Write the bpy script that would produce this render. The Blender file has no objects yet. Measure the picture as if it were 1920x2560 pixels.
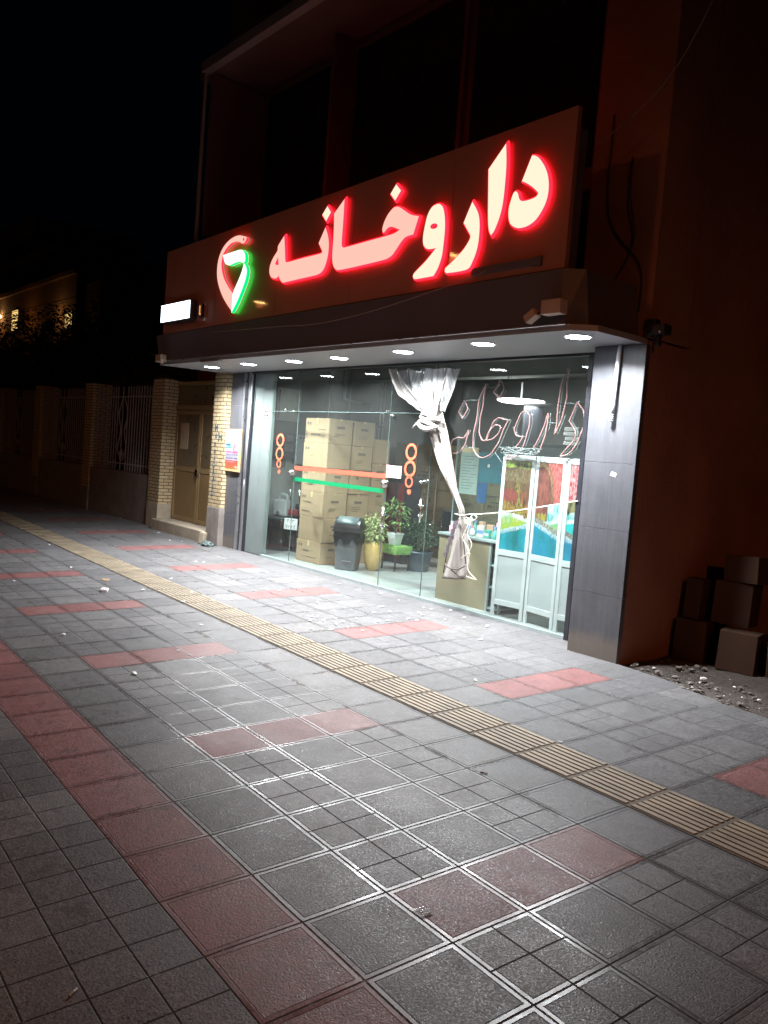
import bpy, bmesh, math, random
from mathutils import Vector, Matrix, noise
DATA = {"SIGN":{"he_nun":[[[-6.4361,4.2461],[-6.5605,4.143],[-6.5687,4.0859],[-6.6654,4.0054],[-6.7219,3.9185],[-6.7228,3.8358],[-6.67,3.7764],[-6.566,3.7492],[-6.5029,3.7746],[-6.4636,3.7235],[-6.3974,3.6813],[-6.3282,3.6794],[-6.0151,3.6838],[-5.6781,3.689],[-5.5849,3.7105],[-5.5257,3.7681],[-5.4834,3.8808],[-5.4805,4.0089],[-5.5116,4.1098],[-5.5705,4.207],[-5.6842,4.0494],[-5.5987,3.945],[-5.6207,3.9232],[-5.9435,3.9208],[-6.3366,3.9159],[-6.3714,3.9377],[-6.4008,4.0855]],[[-6.5433,4.0067],[-6.601,3.9384],[-6.5757,3.9141],[-6.5201,3.9105]]],"dot_nun":[[[-5.5619,4.4415],[-5.4832,4.3614],[-5.566,4.2772],[-5.6502,4.3614]]],"alef_khe":[[[-5.24,4.4617],[-5.4191,4.3343],[-5.3998,4.1033],[-5.3972,3.8585],[-5.3665,3.7587],[-5.3049,3.7033],[-5.2492,3.6912],[-4.9848,3.6898],[-4.4598,3.701],[-4.3536,3.723],[-4.2836,3.7764],[-4.2021,3.8513],[-4.1393,3.8848],[-4.0306,3.8918],[-3.9672,4.0587],[-4.0835,4.0918],[-4.1776,4.1432],[-4.2578,4.1908],[-4.3209,4.2136],[-4.3812,4.2079],[-4.4529,4.1622],[-4.5071,4.0931],[-4.5308,4.0281],[-4.5214,3.9892],[-4.497,3.9835],[-4.4508,4.0154],[-4.3978,4.0264],[-4.3262,4.0051],[-4.2467,3.9732],[-4.3197,3.9509],[-4.411,3.9427],[-4.7617,3.9343],[-5.1886,3.9266],[-5.2266,3.9457],[-5.2361,3.9942],[-5.2353,4.2347]]],"dot_khe":[[[-4.3593,4.4451],[-4.2743,4.3661],[-4.3565,4.2827],[-4.4384,4.3639]]],"vav":[[[-3.7053,4.1292],[-3.7858,4.1115],[-3.8387,4.0449],[-3.8656,3.9477],[-3.88,3.8479],[-3.8681,3.7746],[-3.824,3.7275],[-3.7687,3.7115],[-3.678,3.7087],[-3.7327,3.664],[-3.8236,3.5948],[-3.9765,3.5006],[-3.9857,3.4705],[-3.9539,3.444],[-3.684,3.4436],[-3.6257,3.5191],[-3.5865,3.624],[-3.5772,3.7322],[-3.5734,3.8607],[-3.5865,3.9719],[-3.6167,4.0664],[-3.6509,4.1073]],[[-3.6808,3.9218],[-3.689,3.9067],[-3.7141,3.8982],[-3.7468,3.8997],[-3.7745,3.9106],[-3.7866,3.9269],[-3.7783,3.9421],[-3.7528,3.9505],[-3.7201,3.9489],[-3.6927,3.9379]]],"re":[[[-3.2329,4.0652],[-3.3249,3.8891],[-3.22,3.7569],[-3.2293,3.7199],[-3.296,3.6428],[-3.4128,3.5612],[-3.5276,3.4969],[-3.5284,3.4672],[-3.5001,3.4489],[-3.2253,3.4518],[-3.1593,3.5279],[-3.1182,3.6367],[-3.1095,3.7684],[-3.123,3.8842],[-3.1566,3.9658]]],"alef":[[[-2.8696,4.4994],[-3.059,4.3187],[-3.0391,4.1138],[-3.0139,3.8753],[-2.9911,3.7686],[-2.9594,3.7187],[-2.9227,3.7577],[-2.872,3.8698],[-2.8476,3.9851],[-2.8415,4.149],[-2.8455,4.3234]]],"dal":[[[-2.5535,4.326],[-2.6434,4.1299],[-2.5675,4.0897],[-2.4909,4.0347],[-2.4453,3.9907],[-2.4712,3.9648],[-2.54,3.9537],[-2.6175,3.9565],[-2.6564,3.9816],[-2.6808,4.0358],[-2.7075,4.0572],[-2.7306,4.0453],[-2.7544,3.9863],[-2.771,3.9164],[-2.7613,3.8327],[-2.7303,3.7774],[-2.671,3.7405],[-2.6091,3.7279],[-2.5267,3.7352],[-2.449,3.7711],[-2.3879,3.8397],[-2.3507,3.9116],[-2.3379,3.9961],[-2.3513,4.0943],[-2.3939,4.1901],[-2.4606,4.2745],[-2.5113,4.3139]]],"snake":[[[-7.3458,4.3689],[-7.4179,4.3902],[-7.5268,4.4182],[-7.6347,4.426],[-7.7775,4.4079],[-7.919,4.3574],[-8.0222,4.282],[-8.0855,4.1817],[-8.1088,4.0662],[-8.0931,3.9457],[-8.0395,3.8302],[-7.925,3.6821],[-7.7768,3.5508],[-7.6244,3.4392],[-7.6279,3.5639],[-7.6198,3.6695],[-7.7699,3.7831],[-7.8976,3.905],[-7.9693,4.0218],[-7.991,4.1149],[-7.9669,4.2202],[-7.8917,4.2907],[-7.7693,4.3445],[-7.6251,4.3516],[-7.5337,4.3346],[-7.4592,4.3036],[-7.4068,4.3046],[-7.3665,4.3289]],[[-7.4075,4.3506],[-7.4112,4.3358],[-7.4242,4.3314],[-7.4389,4.34],[-7.4467,4.3565],[-7.443,4.3712],[-7.4299,4.3756],[-7.4153,4.3671]]],"seven_top":[[[-7.9534,4.2183],[-7.5111,4.2283],[-7.4299,4.2125],[-7.3721,4.1698],[-7.3429,4.1183],[-7.3403,4.0575],[-7.3908,4.0449],[-7.4641,4.0692],[-7.589,4.0722],[-7.7323,4.0596],[-7.8071,4.069],[-7.8869,4.1106]]],"seven_leg":[[[-7.369,4.0378],[-7.4118,3.9363],[-7.4865,3.8315],[-7.6099,3.6774],[-7.6205,3.5632],[-7.6166,3.4207],[-7.4857,3.5506],[-7.3656,3.7136],[-7.301,3.8192],[-7.2795,3.9203],[-7.3148,3.9937]]]},"NEON":{"nun_dot":[[[-4.408,2.3737],[-4.4747,2.248],[-4.4062,2.1702],[-4.3439,2.2646],[-4.3585,2.3269],[-4.408,2.3737]]],"khe_dot":[[[-3.8793,2.6016],[-3.9585,2.4681],[-3.8758,2.3975],[-3.8192,2.4865],[-3.8249,2.5361],[-3.8793,2.6016]]],"nun":[[[-4.3004,2.0421],[-4.339,1.9734],[-4.3805,1.9512],[-4.4551,1.9541],[-4.5268,1.9253],[-4.566,1.8708]],[[-4.3004,2.0421],[-4.3026,1.9745],[-4.3415,1.869],[-4.4064,1.7929],[-4.5085,1.7692]]],"khe":[[[-4.0903,2.5586],[-4.1645,2.3885],[-4.1878,2.1631],[-4.2138,1.9566],[-4.2018,1.8538],[-4.1578,1.7836],[-4.0823,1.7441],[-3.999,1.7503],[-3.9088,1.8053],[-3.8381,1.8987],[-3.7741,2.0404],[-3.7158,2.1654],[-3.7625,2.1696],[-3.8446,2.1863],[-3.8964,2.1675],[-3.9438,2.1064],[-3.9881,2.0145],[-4.0271,1.9321],[-4.077,1.9406],[-4.1204,2.0108],[-4.1323,2.1128],[-4.115,2.2662],[-4.0977,2.4188],[-4.0903,2.5586]],[[-4.0138,1.9377],[-3.9642,2.0455],[-3.9028,2.1053],[-3.8488,2.1064],[-3.8054,2.0794],[-3.8509,2.0084],[-3.9127,1.9563],[-4.0135,1.9346]]],"vav":[[[-3.4831,1.9947],[-3.5599,1.9972],[-3.603,2.0351],[-3.6044,2.1036],[-3.5474,2.2215],[-3.5011,2.2607],[-3.4496,2.2514],[-3.4107,2.1846],[-3.4183,2.0883],[-3.4437,1.9815],[-3.4922,1.8536],[-3.5608,1.7821],[-3.7248,1.7293],[-3.6191,1.8383],[-3.5266,1.9301],[-3.4831,1.9947]]],"re":[[[-3.348,1.8551],[-3.2498,2.0162],[-3.2047,2.1498],[-3.1759,2.2443],[-3.1726,2.1315],[-3.1983,1.9894],[-3.2346,1.8838],[-3.2595,1.8351]]],"alef":[[[-2.9742,2.6965],[-3.0276,2.5601],[-3.0513,2.4125],[-3.0551,2.1897],[-3.0657,2.0264],[-2.997,2.1905],[-2.9605,2.3752],[-2.9643,2.5588],[-2.956,2.6868]]],"dal":[[[-2.821,2.3612],[-2.8971,2.169],[-2.8186,2.0747],[-2.8104,2.0019],[-2.8639,1.9268],[-2.9827,1.8107],[-2.8983,1.8287],[-2.8148,1.8922],[-2.7603,2.0035],[-2.722,2.1042],[-2.7199,2.2125],[-2.7479,2.2844],[-2.821,2.3612]]]},"NCON":[[[-4.408,2.3737],[-4.2996,2.3828],[-4.1706,2.3804]],[[-4.082,2.523],[-4.0055,2.5189],[-3.9374,2.5209]],[[-2.9574,2.3476],[-2.9004,2.3476],[-2.8428,2.3367]],[[-3.168,2.1439],[-3.0676,2.1457]],[[-4.3393,1.8503],[-4.2149,1.8429]],[[-3.8681,1.8072],[-3.7473,1.6933]]],"CURT":[[[-5.5418,2.7289],[-4.3111,2.7227]],[[-5.4315,2.5703],[-4.3638,2.5774]],[[-5.2941,2.4234],[-4.4235,2.4305]],[[-5.0844,2.3176],[-4.4816,2.318]],[[-4.896,2.2241],[-4.5102,2.2273]],[[-4.8087,2.1318],[-4.4734,2.1371]],[[-4.7305,1.9941],[-4.426,2.0113]],[[-4.6465,1.8581],[-4.3831,1.8681]],[[-4.5767,1.723],[-4.348,1.7343]],[[-4.5009,1.5896],[-4.3013,1.6106]],[[-4.4,1.4594],[-4.2412,1.4797]],[[-4.3005,1.331],[-4.1878,1.3493]],[[-4.224,1.225],[-4.1188,1.2437]],[[-4.1608,1.1189],[-4.0576,1.1472]],[[-4.1431,1.0759],[-4.0504,1.0857]],[[-4.179,1.0047],[-4.0244,1.0219]],[[-4.2047,0.844],[-3.9821,0.8717]],[[-4.238,0.6357],[-3.9409,0.6778]],[[-4.2795,0.4929],[-3.9136,0.5489]],[[-4.322,0.3534],[-3.9592,0.4129]]],"LIT":[[-8.169,-1.245],[-8.098,-1.156],[-8.276,-3.096],[-8.2,-2.976],[-6.484,-2.749],[-7.014,-2.154],[-6.14,-2.316],[-5.876,-1.299],[-5.634,-2.093],[-10.396,-0.587],[-10.275,-0.437],[-10.324,-2.572],[-11.128,-0.652],[-7.09,-0.73],[-6.014,-0.317],[-5.612,-0.292],[-5.267,-0.239],[-5.114,-1.287],[-4.636,-2.965],[-3.875,-3.566],[-3.415,-4.135],[-4.783,-4.199],[-7.478,-3.862],[-15.661,-1.04],[-15.551,-0.667],[-13.836,-0.058],[-11.468,-0.307],[-5.643,-2.325],[-5.701,-2.638],[-4.538,-1.761],[-4.488,-1.737],[-4.373,-1.897],[-4.338,-1.759],[-4.659,-1.391],[-4.372,-1.595],[-4.187,-1.622],[-4.132,-1.756],[-4.068,-2.101],[-3.959,-1.941],[-4.249,-1.405],[-4.051,-1.271],[-4.034,-1.158],[-3.802,-1.676],[-4.422,-1.034],[-4.643,-0.747],[-4.863,-0.302],[-5.276,-0.233],[-4.399,-0.326],[-4.289,-0.318],[-4.203,-0.572],[-4.106,-0.613],[-4.042,-0.531],[-4.019,-0.895],[-3.844,-0.525],[-4.164,-0.128],[-3.806,-0.263],[-3.413,-0.338],[-3.009,-0.845],[-5.099,-1.292],[-3.987,-1.723],[-3.918,-0.863],[-4.39,-0.84],[-5.137,-1.761],[-2.059,-1.911],[-0.81,-2.424],[-0.825,-2.681],[-3.006,-0.846]],"CAM":{"C":[2.31874,-6.64996,1.67724],"R":[[0.6364801,0.7674678,0.0767221],[0.1012567,0.0154674,-0.9947401],[-0.7646177,0.6409009,-0.0678666]],"f":2055.509}}
random.seed(7)
sc = bpy.context.scene
COL = sc.collection
PI = math.pi

# ---------------------------------------------------------------- materials
class NT:
    """small wrapper that writes shader node graphs as expressions"""
    def __init__(s, name):
        s.mat = bpy.data.materials.new(name); s.mat.use_nodes = True
        s.t = s.mat.node_tree; s.n = s.t.nodes; s.l = s.t.links
        s.n.clear(); s.out = s.n.new('ShaderNodeOutputMaterial')
    def node(s, typ, ins=None, **kw):
        nd = s.n.new(typ)
        for k, v in kw.items(): setattr(nd, k, v)
        for k, v in (ins or {}).items(): s.put(nd.inputs[k], v)
        return nd
    def put(s, sock, v):
        if v is None: return
        if isinstance(v, bpy.types.NodeSocket): s.l.new(v, sock)
        else:
            if sock.type == 'RGBA' and not isinstance(v, (int, float)) and len(v) == 3: v = (*v, 1)
            sock.default_value = v
    def m(s, op, a, b=None, c=None, clamp=False):
        nd = s.node('ShaderNodeMath', operation=op, use_clamp=clamp)
        for i, v in enumerate((a, b, c)):
            if v is not None: s.put(nd.inputs[i], v)
        return nd.outputs[0]
    def mix(s, f, a, b, mode='MIX'):
        nd = s.node('ShaderNodeMix', data_type='RGBA', blend_type=mode)
        s.put(nd.inputs[0], f); s.put(nd.inputs[6], a); s.put(nd.inputs[7], b)
        return nd.outputs[2]
    def mixf(s, f, a, b):
        nd = s.node('ShaderNodeMix', data_type='FLOAT')
        s.put(nd.inputs[0], f); s.put(nd.inputs[2], a); s.put(nd.inputs[3], b)
        return nd.outputs[0]
    def noise(s, scale, detail=3, rough=.55, vec=None, dist=0):
        nd = s.node('ShaderNodeTexNoise', {'Scale': scale, 'Detail': detail, 'Roughness': rough, 'Distortion': dist})
        if vec is not None: s.put(nd.inputs['Vector'], vec)
        return nd.outputs['Fac']
    def obj(s): return s.node('ShaderNodeTexCoord').outputs['Object']
    def ramp(s, f, stops):
        nd = s.node('ShaderNodeValToRGB'); s.put(nd.inputs[0], f)
        cr = nd.color_ramp
        while len(cr.elements) < len(stops): cr.elements.new(.5)
        for e, (p, c) in zip(cr.elements, stops): e.position = p; e.color = (*c, 1) if len(c) == 3 else c
        return nd.outputs[0]
    def bump(s, h, dist=.002, strength=1.0):
        return s.node('ShaderNodeBump', {'Height': h, 'Distance': dist, 'Strength': strength}).outputs[0]
    def pbr(s, col, rough=.5, metal=0, normal=None, spec=.5, **kw):
        nd = s.node('ShaderNodeBsdfPrincipled', {'Base Color': col, 'Roughness': rough, 'Metallic': metal, 'Specular IOR Level': spec})
        if normal is not None: s.l.new(normal, nd.inputs['Normal'])
        for k, v in kw.items(): s.put(nd.inputs[k], v)
        s.l.new(nd.outputs[0], s.out.inputs[0]); return s.mat

def plain(name, col, rough=.5, metal=0, var=.15, scale=6, bump=.0006, bscale=60, spec=.5, **kw):
    t = NT(name); o = t.obj()
    n1 = t.noise(scale, 4, .6, o); n2 = t.noise(bscale, 3, .6, o)
    dark = tuple(c * (1 - var) for c in col); lite = tuple(min(1, c * (1 + var)) for c in col)
    c = t.mix(t.m('MULTIPLY_ADD', n1, 1.8, -.4, clamp=True), dark, lite)
    r = t.m('MULTIPLY_ADD', n1, .25, rough - .12, clamp=True)
    return t.pbr(c, r, metal, t.bump(n2, bump) if bump else None, spec, **kw)

def glow(name, col, strength):
    t = NT(name); e = t.node('ShaderNodeEmission', {'Color': col, 'Strength': strength})
    t.l.new(e.outputs[0], t.out.inputs[0]); return t.mat

def glass(name, tint=(.93, .97, .96), ior=1.5, dirt=.012):
    t = NT(name); o = t.obj()
    tr = t.node('ShaderNodeBsdfTransparent', {'Color': tint}).outputs[0]
    gl = t.node('ShaderNodeBsdfGlossy', {'Color': (1, 1, 1), 'Roughness': .0}).outputs[0]
    fr = t.node('ShaderNodeFresnel', {'IOR': ior}).outputs[0]
    m1 = t.node('ShaderNodeMixShader'); bf = t.node('ShaderNodeNewGeometry').outputs['Backfacing']; fr = t.m('MULTIPLY', fr, t.m('SUBTRACT', 1, bf)); t.put(m1.inputs[0], fr); t.l.new(tr, m1.inputs[1]); t.l.new(gl, m1.inputs[2])
    df = t.node('ShaderNodeBsdfDiffuse', {'Color': (.75, .8, .78)}).outputs[0]
    sm = t.noise(2.2, 5, .65, o, 1.2)
    m2 = t.node('ShaderNodeMixShader')
    t.put(m2.inputs[0], t.m('MULTIPLY_ADD', sm, dirt * .4, dirt * .45)); t.l.new(m1.outputs[0], m2.inputs[1]); t.l.new(df, m2.inputs[2])
    t.l.new(m2.outputs[0], t.out.inputs[0]); return t.mat

def vcol(name, rough=.4, fine=0):
    t = NT(name); a = t.node('ShaderNodeVertexColor', layer_name='Col').outputs[0]
    return t.pbr(a, rough)

def brick(name, c1, c2, mortar, bw=.2, bh=.062, ms=.008, axis='x'):
    t = NT(name); o = t.obj(); sx = t.node('ShaderNodeSeparateXYZ', {0: o})
    cb = t.node('ShaderNodeCombineXYZ')
    t.put(cb.inputs[0], t.m('ADD', sx.outputs[0], sx.outputs[1])); t.put(cb.inputs[1], sx.outputs[2])
    br = t.node('ShaderNodeTexBrick', {'Vector': cb.outputs[0], 'Color1': c1, 'Color2': c2, 'Mortar': mortar, 'Scale': 1.0,
        'Mortar Size': ms, 'Mortar Smooth': .2, 'Brick Width': bw, 'Row Height': bh, 'Bias': 0})
    n = t.noise(9, 5, .65, o); n2 = t.noise(120, 3, .6, o)
    c = t.mix(.55, br.outputs[0], t.mix(n, (.25, .22, .18), (1, 1, 1)), 'MULTIPLY')
    h = t.m('ADD', t.m('MULTIPLY', br.outputs[1], -1), t.m('MULTIPLY', n2, .25))
    return t.pbr(c, .8, 0, t.bump(h, .005))

# pavement: 40 cm tiles in a frame turned 2.2 degrees from the shop front
TH = -0.03825646; S = .4; YO = 6.19
def tile_uv(x, y):
    X = x / S; Y = y / S + YO; c, s = math.cos(TH), math.sin(TH)
    return c * X + s * Y, -s * X + c * Y
def tile_xy(u, v):
    c, s = math.cos(TH), math.sin(TH)
    X = c * u - s * v; Y = s * u + c * v
    return X * S, (Y - YO) * S
def gz(y): return .0199 * y

def pavement_material():
    t = NT('pavement_tiles'); o = t.obj(); m = t.m
    sp = t.node('ShaderNodeSeparateXYZ', {0: o}); x, y = sp.outputs[0], sp.outputs[1]
    X = m('DIVIDE', x, S); Y = m('MULTIPLY_ADD', y, 1 / S, YO)
    c, s = math.cos(TH), math.sin(TH)
    # hand-laid: lines waver by a millimetre or two
    wob = m('MULTIPLY_ADD', t.noise(1.3, 2, .5, o), .04, -.02)
    wob2 = m('MULTIPLY_ADD', t.noise(1.1, 2, .5, t.node('ShaderNodeVectorMath', {0: o, 1: (31, 7, 3)}, operation='ADD').outputs[0]), .04, -.02)
    u = m('ADD', m('ADD', m('MULTIPLY', X, c), m('MULTIPLY', Y, s)), wob)
    v = m('ADD', m('ADD', m('MULTIPLY', X, -s), m('MULTIPLY', Y, c)), wob2)
    fu, fv = m('FLOOR', u), m('FLOOR', v)
    def eq(a, b): return m('COMPARE', a, b, .25)
    def anyrow(rows):
        r = eq(fv, rows[0])
        for q in rows[1:]: r = m('MAXIMUM', r, eq(fv, q))
        return r
    kerbzone = m('LESS_THAN', v, -7.0)
    mod5 = m('FLOORED_MODULO', fu, 5.0)
    trio = m('MULTIPLY', m('LESS_THAN', mod5, .5), anyrow([-5, -4, -3, 1, 2, 3]))
    band = eq(fv, -7)
    red = m('MAXIMUM', trio, band)
    subrow = anyrow([-5, -3, 1, 3])
    wallrow = m('GREATER_THAN', v, 4.9)
    sub = m('MAXIMUM', m('MULTIPLY', subrow, m('SUBTRACT', 1, red)), kerbzone)
    k = m('ADD', sub, 1)
    def edge(uu, kk):
        f = m('FRACT', m('MULTIPLY', uu, kk))
        return m('DIVIDE', m('MULTIPLY', m('MINIMUM', f, m('SUBTRACT', 1, f)), S), kk)
    D = m('MINIMUM', edge(u, 1), edge(v, 1))          # metres to the 40 cm grid
    d = m('MINIMUM', edge(u, k), edge(v, k))          # metres to the cell edge
    # dashes cut into the last rows beside the wall
    dash = m('MULTIPLY', m('GREATER_THAN', v, 3.98), m('MULTIPLY', m('LESS_THAN', edge(u, 2), .003),
             m('LESS_THAN', m('ABSOLUTE', m('SUBTRACT', m('FRACT', v), .5)), .22)))
    far = m('LESS_THAN', v, 4.0)
    big = m('MULTIPLY', m('SUBTRACT', 1, kerbzone), far)
    jw = .0032
    jd = t.node('ShaderNodeMapRange', {0: m('MINIMUM', d, D), 1: jw * .6, 2: jw * 1.5, 3: 1.0, 4: 0.0}).outputs[0]
    gr = m('MULTIPLY', t.node('ShaderNodeMapRange', {0: m('ABSOLUTE', m('SUBTRACT', D, .0235)), 1: .0012, 2: .0026, 3: 1.0, 4: 0.0}).outputs[0],
           m('MULTIPLY', big, m('SUBTRACT', 1, m('MULTIPLY', sub, .35))))
    strip = m('MULTIPLY', m('MULTIPLY', m('LESS_THAN', D, .0225), m('GREATER_THAN', D, .005)), big)
    line = m('MAXIMUM', m('MAXIMUM', jd, m('MULTIPLY', gr, .6)), dash)
    # per tile random
    cid = t.node('ShaderNodeCombineXYZ'); t.put(cid.inputs[0], m('FLOOR', m('MULTIPLY', u, k))); t.put(cid.inputs[1], m('FLOOR', m('MULTIPLY', v, k)))
    wn = t.node('ShaderNodeTexWhiteNoise', {'Vector': cid.outputs[0]}, noise_dimensions='3D').outputs[0]
    cid2 = t.node('ShaderNodeCombineXYZ'); t.put(cid2.inputs[0], fu); t.put(cid2.inputs[1], fv); cid2.inputs[2].default_value = 5
    wn2 = t.node('ShaderNodeTexWhiteNoise', {'Vector': cid2.outputs[0]}, noise_dimensions='3D').outputs[0]
    g = t.mix(wn2, (.195, .20, .205), (.30, .305, .30))
    g = t.mix(m('MULTIPLY', m('GREATER_THAN', wn2, .86), .6), g, (.12, .128, .13))
    r = t.mix(wn2, (.36, .115, .105), (.46, .18, .165))
    base = t.mix(red, g, r)
    blot = t.noise(3.2, 6, .68, o, .6); fine = t.noise(38, 4, .7, o); spk = t.noise(105, 3, .7, o)
    base = t.mix(t.m('MULTIPLY_ADD', blot, 1.6, -.45, clamp=True), t.mix(1, base, (.66, .64, .62), 'MULTIPLY'), base)
    base = t.mix(t.m('MULTIPLY_ADD', fine, 2.4, -.75, clamp=True), t.mix(1, base, (.62, .61, .62), 'MULTIPLY'), t.mix(1, base, (1.12, 1.12, 1.14), 'MULTIPLY'))
    med = t.noise(11, 5, .72, o, .4); base = t.mix(t.m('MULTIPLY_ADD', med, 2.6, -.9, clamp=True), t.mix(1, base, (.70, .69, .70), 'MULTIPLY'), base)
    base = t.mix(t.m('MULTIPLY_ADD', spk, 4.0, -1.6, clamp=True), t.mix(1, base, (.66, .65, .66), 'MULTIPLY'), t.mix(.16, base, (.55, .55, .58)))
    stain = m('GREATER_THAN', t.noise(5.5, 4, .6, t.node('ShaderNodeVectorMath', {0: o, 1: (3.3, 9.1, 0)}, operation='ADD').outputs[0]), .67)
    gum = m('MULTIPLY', m('LESS_THAN', t.node('ShaderNodeTexVoronoi', {'Vector': o, 'Scale': 2.6}).outputs[0], .045), .7)
    base = t.mix(gum, base, (.05, .047, .045))
    base = t.mix(m('MULTIPLY', stain, .5), base, (.055, .05, .045))
    base = t.mix(m('MULTIPLY', strip, .3), base, t.mix(1, base, (.75, .75, .78), 'MULTIPLY'))
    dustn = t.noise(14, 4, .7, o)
    near = t.node('ShaderNodeMapRange', {0: v, 1: -2.0, 2: 3.5, 3: .95, 4: .38}).outputs[0]  # joints paler towards the shop: overexposure painted in along with pale dust
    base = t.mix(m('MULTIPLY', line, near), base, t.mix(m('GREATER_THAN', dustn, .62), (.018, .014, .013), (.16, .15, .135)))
    wear = t.noise(2.3, 5, .7, t.node('ShaderNodeVectorMath', {0: o, 1: (13, 2, 0)}, operation='ADD').outputs[0])
    worn = t.m('MULTIPLY_ADD', wear, 3.0, -1.0, clamp=True)
    rough = t.mixf(worn, .6, .46)
    rough = m('ADD', rough, m('MULTIPLY_ADD', spk, 1.1, -.58)); rough = t.mixf(strip, rough, t.mixf(worn, .42, .2))
    rough = t.mixf(line, rough, .9)
    # granular face of the tile
    vor = t.node('ShaderNodeTexVoronoi', {'Vector': o, 'Scale': 130.0}, feature='SMOOTH_F1').outputs[0]
    h = m('MULTIPLY', m('ADD', m('MULTIPLY', vor, .8), m('MULTIPLY', spk, 1.1)), m('SUBTRACT', 1, strip))
    lvl = m('MULTIPLY', wn, 1.0)
    h = m('ADD', m('MULTIPLY', h, .85), m('MULTIPLY', line, -1.6))
    nb = t.bump(h, .0013, 1.0)
    tilt = t.node('ShaderNodeTexWhiteNoise', {'Vector': cid2.outputs[0]}, noise_dimensions='3D').outputs[1]
    tv = t.node('ShaderNodeVectorMath', {0: tilt, 1: (-.5, -.5, -.5)}, operation='ADD').outputs[0]
    tv = t.node('ShaderNodeVectorMath', {0: tv, 3: .034}, operation='SCALE').outputs[0]
    nn = t.node('ShaderNodeVectorMath', {0: nb, 1: tv}, operation='ADD').outputs[0]
    nn = t.node('ShaderNodeVectorMath', {0: nn}, operation='NORMALIZE').outputs[0]
    return t.pbr(base, rough, 0, nn, t.mixf(strip, .36, .62))

M = {}
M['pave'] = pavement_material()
M['tan'] = plain('tactile_tan', (.27, .225, .16), .62, var=.4, scale=5, bump=.0012, bscale=160)
M['tan_base'] = plain('tactile_base', (.135, .11, .08), .8, var=.3, scale=7, bump=.001, bscale=150)
M['dirt'] = plain('dirt_lot', (.075, .062, .055), .95, var=.55, scale=16, bump=.03, bscale=45)
M['stone'] = plain('rubble_stone', (.15, .135, .12), .9, var=.3, scale=20)
M['asphalt'] = plain('asphalt', (.05, .05, .052), .85, var=.2, bump=.003, bscale=120)
M['kerb'] = plain('kerb_concrete', (.3, .29, .27), .85)
def granite():
    t = NT('dark_stone_cladding'); o = t.obj()
    n = t.noise(3, 6, .7, o, 1.0); f = t.noise(50, 3, .6, o)
    mp = t.node('ShaderNodeMapping', {'Vector': o, 'Scale': (9, 9, .5)}).outputs[0]
    sv = t.noise(3, 5, .7, mp)
    c = t.mix(n, (.06, .063, .072), (.11, .115, .128)); c = t.mix(t.m('MULTIPLY_ADD', sv, 1.4, -.5, clamp=True), c, (.15, .155, .17))
    c = t.mix(t.m('MULTIPLY_ADD', f, .5, 0, clamp=True), c, (.05, .052, .062))
    dz = t.node('ShaderNodeSeparateXYZ', {0: o}).outputs[2]
    low = t.node('ShaderNodeMapRange', {0: t.m('ADD', dz, t.m('MULTIPLY', n, -.25)), 1: 0.0, 2: .12, 3: .55, 4: 0.0}).outputs[0]
    c = t.mix(low, c, (.2, .16, .12))
    return t.pbr(c, t.m('MULTIPLY_ADD', n, .3, .28), 0, t.bump(f, .0006), .5)
M['granite'] = granite()
M['grout'] = plain('pale_grout', (.35, .35, .36), .9)
M['brick'] = brick('cream_brick', (.62, .50, .30), (.54, .42, .24), (.13, .10, .07))
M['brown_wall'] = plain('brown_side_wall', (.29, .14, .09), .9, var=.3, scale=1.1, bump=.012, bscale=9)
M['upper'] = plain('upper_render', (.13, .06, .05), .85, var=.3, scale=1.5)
M['upper_glass'] = plain('upper_dark_glazing', (.012, .010, .010), .25, var=.3, bump=0)
M['frame_pale'] = plain('pale_metal_trim', (.26, .19, .18), .5)
M['concrete'] = plain('step_concrete', (.34, .29, .22), .9, var=.3, scale=5, bump=.003, bscale=40)
M['plinth'] = plain('rough_plinth', (.20, .175, .16), .95, var=.35, scale=4, bump=.004, bscale=30)
M['soffit'] = plain('soffit_panel', (.33, .34, .36), .42, var=.06, scale=2)
M['fascia'] = plain('fascia_panel', (.115, .10, .12), .42, var=.12, scale=3)
M['sign_panel'] = plain('composite_sign_panel', (.40, .16, .115), .38, var=.12, scale=1.2, bump=.0002, bscale=2, **{'Coat Weight': .5, 'Coat Roughness': .035})
M['white_metal'] = plain('white_painted_metal', (.52, .55, .56), .4, var=.06)
M['white_panel'] = plain('screen_grey_panel', (.40, .43, .44), .5, var=.05, scale=3)
M['black_metal'] = plain('black_metal', (.025, .027, .035), .35, var=.2)
M['alu'] = plain('aluminium', (.55, .56, .58), .3, .8, var=.1)
M['chrome'] = plain('chrome', (.8, .8, .8), .12, 1, var=.03, bump=0)
M['panel_green'] = plain('grey_green_panel', (.17, .205, .20), .35, var=.1, scale=2)
M['glass'] = glass('shop_glass', (.93, .97, .96), 1.5, .018)
M['glass_in'] = glass('inner_glass', (.82, .93, .92), dirt=.02)
M['int_wall'] = plain('interior_dark_plaster', (.24, .255, .255), .85, var=.14, scale=1.5, bump=.002, bscale=14)
M['int_pale'] = plain('interior_pale_plaster', (.36, .38, .37), .85, var=.2, scale=2.5, bump=.002, bscale=20)
M['int_ceiling'] = plain('interior_ceiling', (.18, .19, .185), .8, var=.15)
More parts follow.
